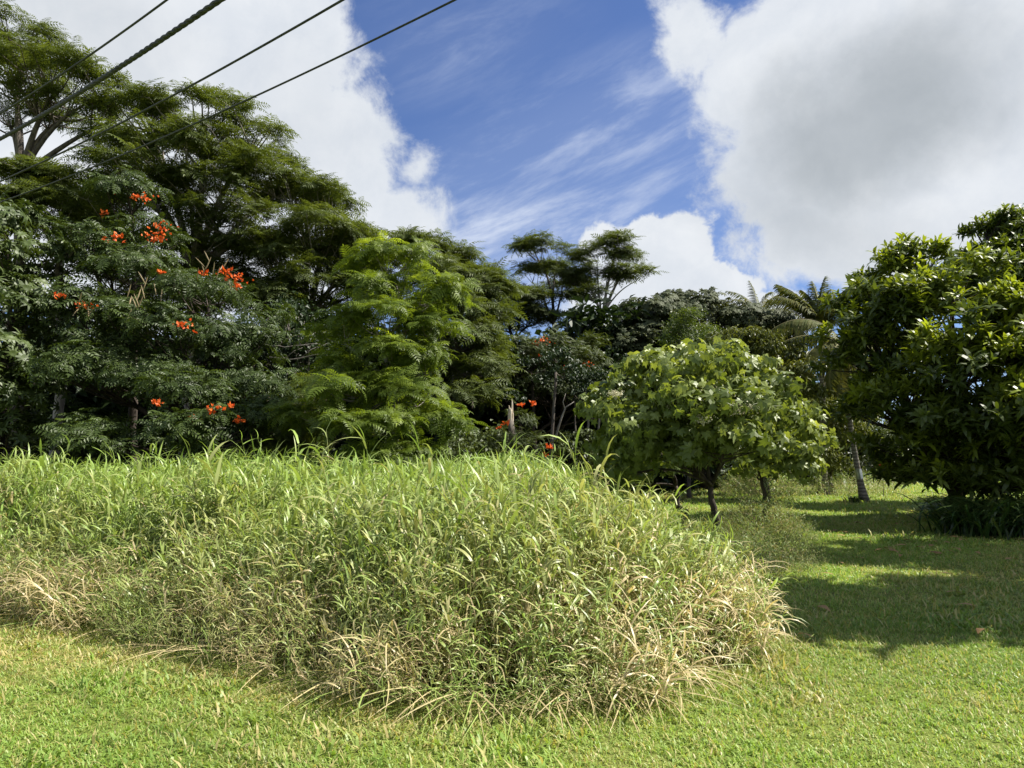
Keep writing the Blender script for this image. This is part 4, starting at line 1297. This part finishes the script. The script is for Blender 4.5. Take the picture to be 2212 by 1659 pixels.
# single long stalks that stand out above or beside the field
SG = 'single long grass stalks standing out'
for i, (px, py, d, lean, lb) in enumerate([
    (1255, 955, 7.6, (.10, -.1), 'tall broad-bladed grass stalk standing above the field, left of the star-leaved crown'),
    (648, 945, 8.0, (-.05, 0), 'tall grass stalk standing above the field, left of the bright young tree'),
    (1060, 985, 6.6, (.05, -.1), 'tall grass stalk standing above the field, in front of the broken stump'),
    (95, 965, 9.0, (-.1, 0), 'tall grass stalk standing above the field below the hand-shaped leaves'),
    (1455, 1060, 7.2, (.25, -.1), 'long grass stalk arching right in front of the star-leaved trunks'),
    (1560, 1130, 6.6, (.45, -.15), 'long grass stalk leaning right over the low weeds'),
    (1690, 1225, 6.4, (.8, -.2), 'long grass stalk leaning far out over the shaded lawn'),
    (1760, 1375, 6.2, (1.3, -.2), 'long grass stalk lying low over the lawn at the right end of the field')]):
    r = np.random.default_rng(600 + i)
    tp_ = W(px, py, d)
    H_ = tp_[2]
    b_ = np.array([tp_[0] - lean[0] * H_, d - lean[1] * H_, 0.])
    ax = (tp_ - b_); Ln = np.linalg.norm(ax)
    a = Acc()
    a.add(stalk(r, 9, .35, .99, .15, wide=.024, curve=.10, Lf=.36), frames((ax / Ln)[None], np.array([r.uniform(0, 6.28)])) * Ln * .97, b_[None], np.array([.8]), np.array([.02]))
    tag(a.build('grass_stalk', M['grass'], None, smooth=True, origin=b_), lb, 'grass stalk', SG)

# ------------------------------------------------------------------ weeds under the star-leaved trees, and grass banks
THIN = [stalk(np.random.default_rng(360 + i), 12, .15, .98, .4, wide=.016, curve=.6, Lf=.22) for i in range(8)]
weeds = Acc()
wp = np.array([(2.0, 9.5), (3.2, 9.0), (4.2, 10.0), (5.1, 12.0), (5.8, 14.0), (6.2, 16.0), (6.6, 19.0), (5.2, 19), (4.5, 16), (3.6, 14.2), (2.6, 14.5), (2.0, 12)])
P_ = sample(wp, 95, rng)
dw, nw = dist_line(P_, np.vstack([wp, wp[:1]]))
h = (.22 + .52 * np.clip(dw / .8, 0, 1)) * (1 - .45 * np.exp(-((P_[:, 0] - 3.8) / .8) ** 2 - ((P_[:, 1] - 12.3) / 2.) ** 2)) * rng.uniform(.6, 1.15, len(P_)) * (.7 + .5 * value_noise(P_, 1.1, 41))
plant(weeds, THIN, P_, h.clip(.15, 1.2), rng, nw * rng.uniform(0, .6, (len(P_), 1)), np.clip(value_noise(P_, 1.5, 42) * .9 - .45, 0, .5))
tag(weeds.build('weeds', M['weed'], None, smooth=True), 'low tangled weeds beneath the star-leaved trees at the lawn edge', 'weeds', kind='stuff')


def bank(poly, dens, h0, h1, label, seed, mat='weed'):
    r = np.random.default_rng(seed)
    poly = np.array(poly)
    P_ = sample(poly, dens, r)
    dw, nw = dist_line(P_, np.vstack([poly, poly[:1]]))
    h = (h0 + (h1 - h0) * np.clip(dw / .9, 0, 1)) * r.uniform(.7, 1.15, len(P_))
    a = Acc()
    plant(a, THIN, P_, h, r, nw * r.uniform(0, .7, (len(P_), 1)), np.clip(r.normal(-.05, .12, len(P_)), 0, .4))
    o_ = a.build('grass_bank', M[mat], None, smooth=True)
    tag(o_, label, 'grass bank', kind='stuff')


gb = lambda px, py: tuple(G(px, py))
bank([gb(1560, 1082), gb(1660, 1088), gb(1740, 1083), gb(1725, 1066), (W(1700, 900, 36)[0], 36), (W(1560, 900, 36)[0], 36)], 16, .5, 1.3, 'rounded bank of soft pale grass at the lawn edge left of the palm', 801, 'grass')
bank([gb(1725, 1080), gb(1800, 1080), gb(1850, 1075), gb(1960, 1071), gb(1945, 1062), (W(1900, 900, 37)[0], 37), (W(1740, 900, 37)[0], 37)], 16, .35, .95, 'rounded bank of soft pale grass behind the foot of the near palm', 802, 'grass')

# ------------------------------------------------------------------ strap-leaved clumps on the right
SL = 'strap-leaved clumps under the mango tree'
for i, (px, py, s_, lb) in enumerate([
    (2100, 1130, 1.1, 'small strap-leaved clump in the shade, leftmost, by the mango trunk'),
    (2155, 1160, 1.5, 'large strap-leaved clump in the shade, its blade tips catching light'),
    (2220, 1150, 1.6, 'large strap-leaved clump cut by the right edge of the picture'),
    (2050, 1112, .6, 'low strap-leaved tuft beside the foot of the mango tree'),
    (2290, 1165, 1.1, 'strap-leaved clump just beyond the right edge of the picture')]):
    q = G(px, py)
    r = np.random.default_rng(820 + i)
    a = Acc()
    n_ = 260
    bl = [strip(1.05, .03, 7, 1.35, -.30, [1, 1, 1, .9, .8, .6, .35]), strip(.9, .028, 6, 1.1, -.32, [1, 1, 1, .9, .7, .4])]
    for k_, tp in enumerate(bl):
        T = np.column_stack([r.normal(q[0], .30 * s_, n_), r.normal(q[1] + .3, .25 * s_, n_), np.zeros(n_)])
        a.add(tp, np.array([rz(x) @ rx(r.uniform(-.3, .3)) for x in r.uniform(0, 6.28, n_)]) * (s_ * r.uniform(.6, 1.15, n_))[:, None, None], T, r.uniform(0, 1, n_), r.uniform(-.8, .5, n_))
    tag(a.build('strap_leaved_plant', M['strap'], None, smooth=True, origin=np.array([q[0], q[1], 0])), lb, 'plant', SL)

# ------------------------------------------------------------------ lawn blades
def tuft(r, n_, hmin, hmax, w):
    it = []
    for i in range(n_):
        h_ = r.uniform(hmin, hmax)
        el = r.uniform(.35, 1.35)
        it.append((strip(h_, w * r.uniform(.7, 1.3), 2, el, -r.uniform(.2, .9), [.9, .8]), rz(r.uniform(0, 6.28)), np.array([r.normal(0, .016), r.normal(0, .016), 0]),
                   r.uniform(0, 1), r.choice([0, 0, 0, 0, 0, .25, .7])))
    return merge(it)


TUFT = [tuft(np.random.default_rng(900 + i), 6, .025, .055, .0075) for i in range(10)]
lawn = Acc()


def lawn_zone(poly, dens, sc, seed):
    r = np.random.default_rng(seed)
    P_ = sample(np.array(poly, float), dens, r)
    P_ = P_[wedge(P_, 1.0, 1.2)]
    P_ = P_[~inside(P_, field)]
    bare = value_noise(P_, .45, 51) * .6 + value_noise(P_, 2.0, 52) * .4
    P_ = P_[r.random(len(P_)) > np.clip((bare - .55) * 2.2, 0, .7)]
    dry = np.clip(value_noise(P_, .5, 51) * .6 + value_noise(P_, 2.0, 52) * .4 - .42, 0, .4) * 1.5
    # worn, browner strip along the foot of the tall grass
    dfl, _ = dist_line(P_, front)
    dry = np.clip(dry + .60 * np.exp(-dfl / .8) * value_noise(P_, 1.5, 53) * 1.6, 0, .75)
    k_ = len(P_)
    ax = np.column_stack([r.normal(0, .15, (k_, 2)), np.ones(k_)])
    A = frames(ax, r.uniform(0, 6.28, k_)) * (sc * r.uniform(.7, 1.25, k_) * (.85 + .4 * value_noise(P_, 1.7, 54)))[:, None, None]
    wd = (value_noise(P_, 1.1, 56) > .62) & (r.random(k_) < .12)      # coarser weed rosettes in patches
    A = A * np.where(wd, 1.9, 1.)[:, None, None]
    col = np.clip(r.uniform(0, 1, k_) * .65 + .8 * value_noise(P_, .7, 55) - .3 - .3 * wd, 0, 1)
    vi = r.integers(0, len(TUFT), k_)
    T = np.column_stack([P_, np.full(k_, .0)])
    for i in range(len(TUFT)):
        s2 = vi == i
        lawn.add(TUFT[i], A[s2], T[s2], col[s2], (dry * r.uniform(0, 1.5, k_))[s2])


lawn_zone([(-5, 2.6), (5, 2.6), (7.5, 7), (-8, 9.5)], 900, 1.0, 1)
lawn_zone([(1.5, 7), (8, 7), (13, 14), (2, 14)], 380, 1.25, 2)
lawn_zone([(2, 14), (13, 14), (19, 24), (3, 24)], 130, 1.8, 3)
lawn_zone([(3, 24), (19, 24), (40, 52), (8, 45)], 34, 2.8, 4)
lawn_zone([(-8, 9.3), (-5, 7), (-9, 7), (-14, 12)], 300, 1.2, 5)
tag(lawn.build('lawn_grass', M['lawn_blade'], None), 'short mown lawn grass, bright yellow-green in the sun', 'lawn grass', kind='stuff')

# ------------------------------------------------------------------ fallen leaves
LG = 'fallen leaves on the lawn'
r = np.random.default_rng(33)
LT = [merge([(kukui_leaf(np.random.default_rng(40 + i), .11), np.eye(3), np.zeros(3), .8)]) for i in range(2)] + [strip(.20, .07, 4, .25, -.22, [.6, 1, .9, .5])]
spots = [(1650, 1214, 1.25, 0, 'orange-brown fallen star-shaped leaf on the lawn by the grass edge')]
for i in range(46):
    spots.append((r.normal(2000, 130), r.uniform(1130, 1215), 1.0, 2, None))
for i in range(8):
    spots.append((r.uniform(1750, 2150), r.uniform(1220, 1400), .9, 2, None))
for (px, py, s_, ti, lb) in spots:
    q = G(px, py)
    if inside(q[None], field)[0]:
        continue
    a = Acc()
    A = rz(r.uniform(0, 6.28)) @ rx(r.uniform(-.25, .25)) * s_ * r.uniform(.8, 1.3)
    b_ = np.array([q[0], q[1], .05])
    a.add(LT[ti], A[None], b_[None], np.array([r.random()]), np.array([0.]))
    o_ = a.build('fallen_leaf', M['dead_leaf'], None, origin=b_)
    tag(o_, lb or 'dry tan fallen leaf lying on the lawn in the mango shade', 'fallen leaf', None if lb else LG)

# ------------------------------------------------------------------ the wood behind
wood = Acc()
r = np.random.default_rng(71)
n_ = 15000
x = r.uniform(-46, 22, n_); y = 31 + r.uniform(0, 1, n_) ** 1.3 * 14 + np.clip(x - 4, 0, 30) * .75
topz = 6.2 + 2.2 * value_noise(np.column_stack([x, y]), .25, 61) - np.clip(x - 14, 0, 10) * .3
z = r.uniform(.0, 1, n_) ** .8 * topz
T = np.column_stack([x, y, z + .2])
scatter(wood, 'wood', T, np.column_stack([r.normal(0, .4, (n_, 2)), np.ones(n_)]), r, 1.6, 2.8)
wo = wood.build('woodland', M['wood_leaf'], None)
tag(wo, 'dark mass of forest undergrowth and leaves closing the view behind the trees', 'woodland', kind='stuff')
print('objects', len(bpy.data.objects), 'polys', sum(len(m_.polygons) for m_ in bpy.data.meshes))
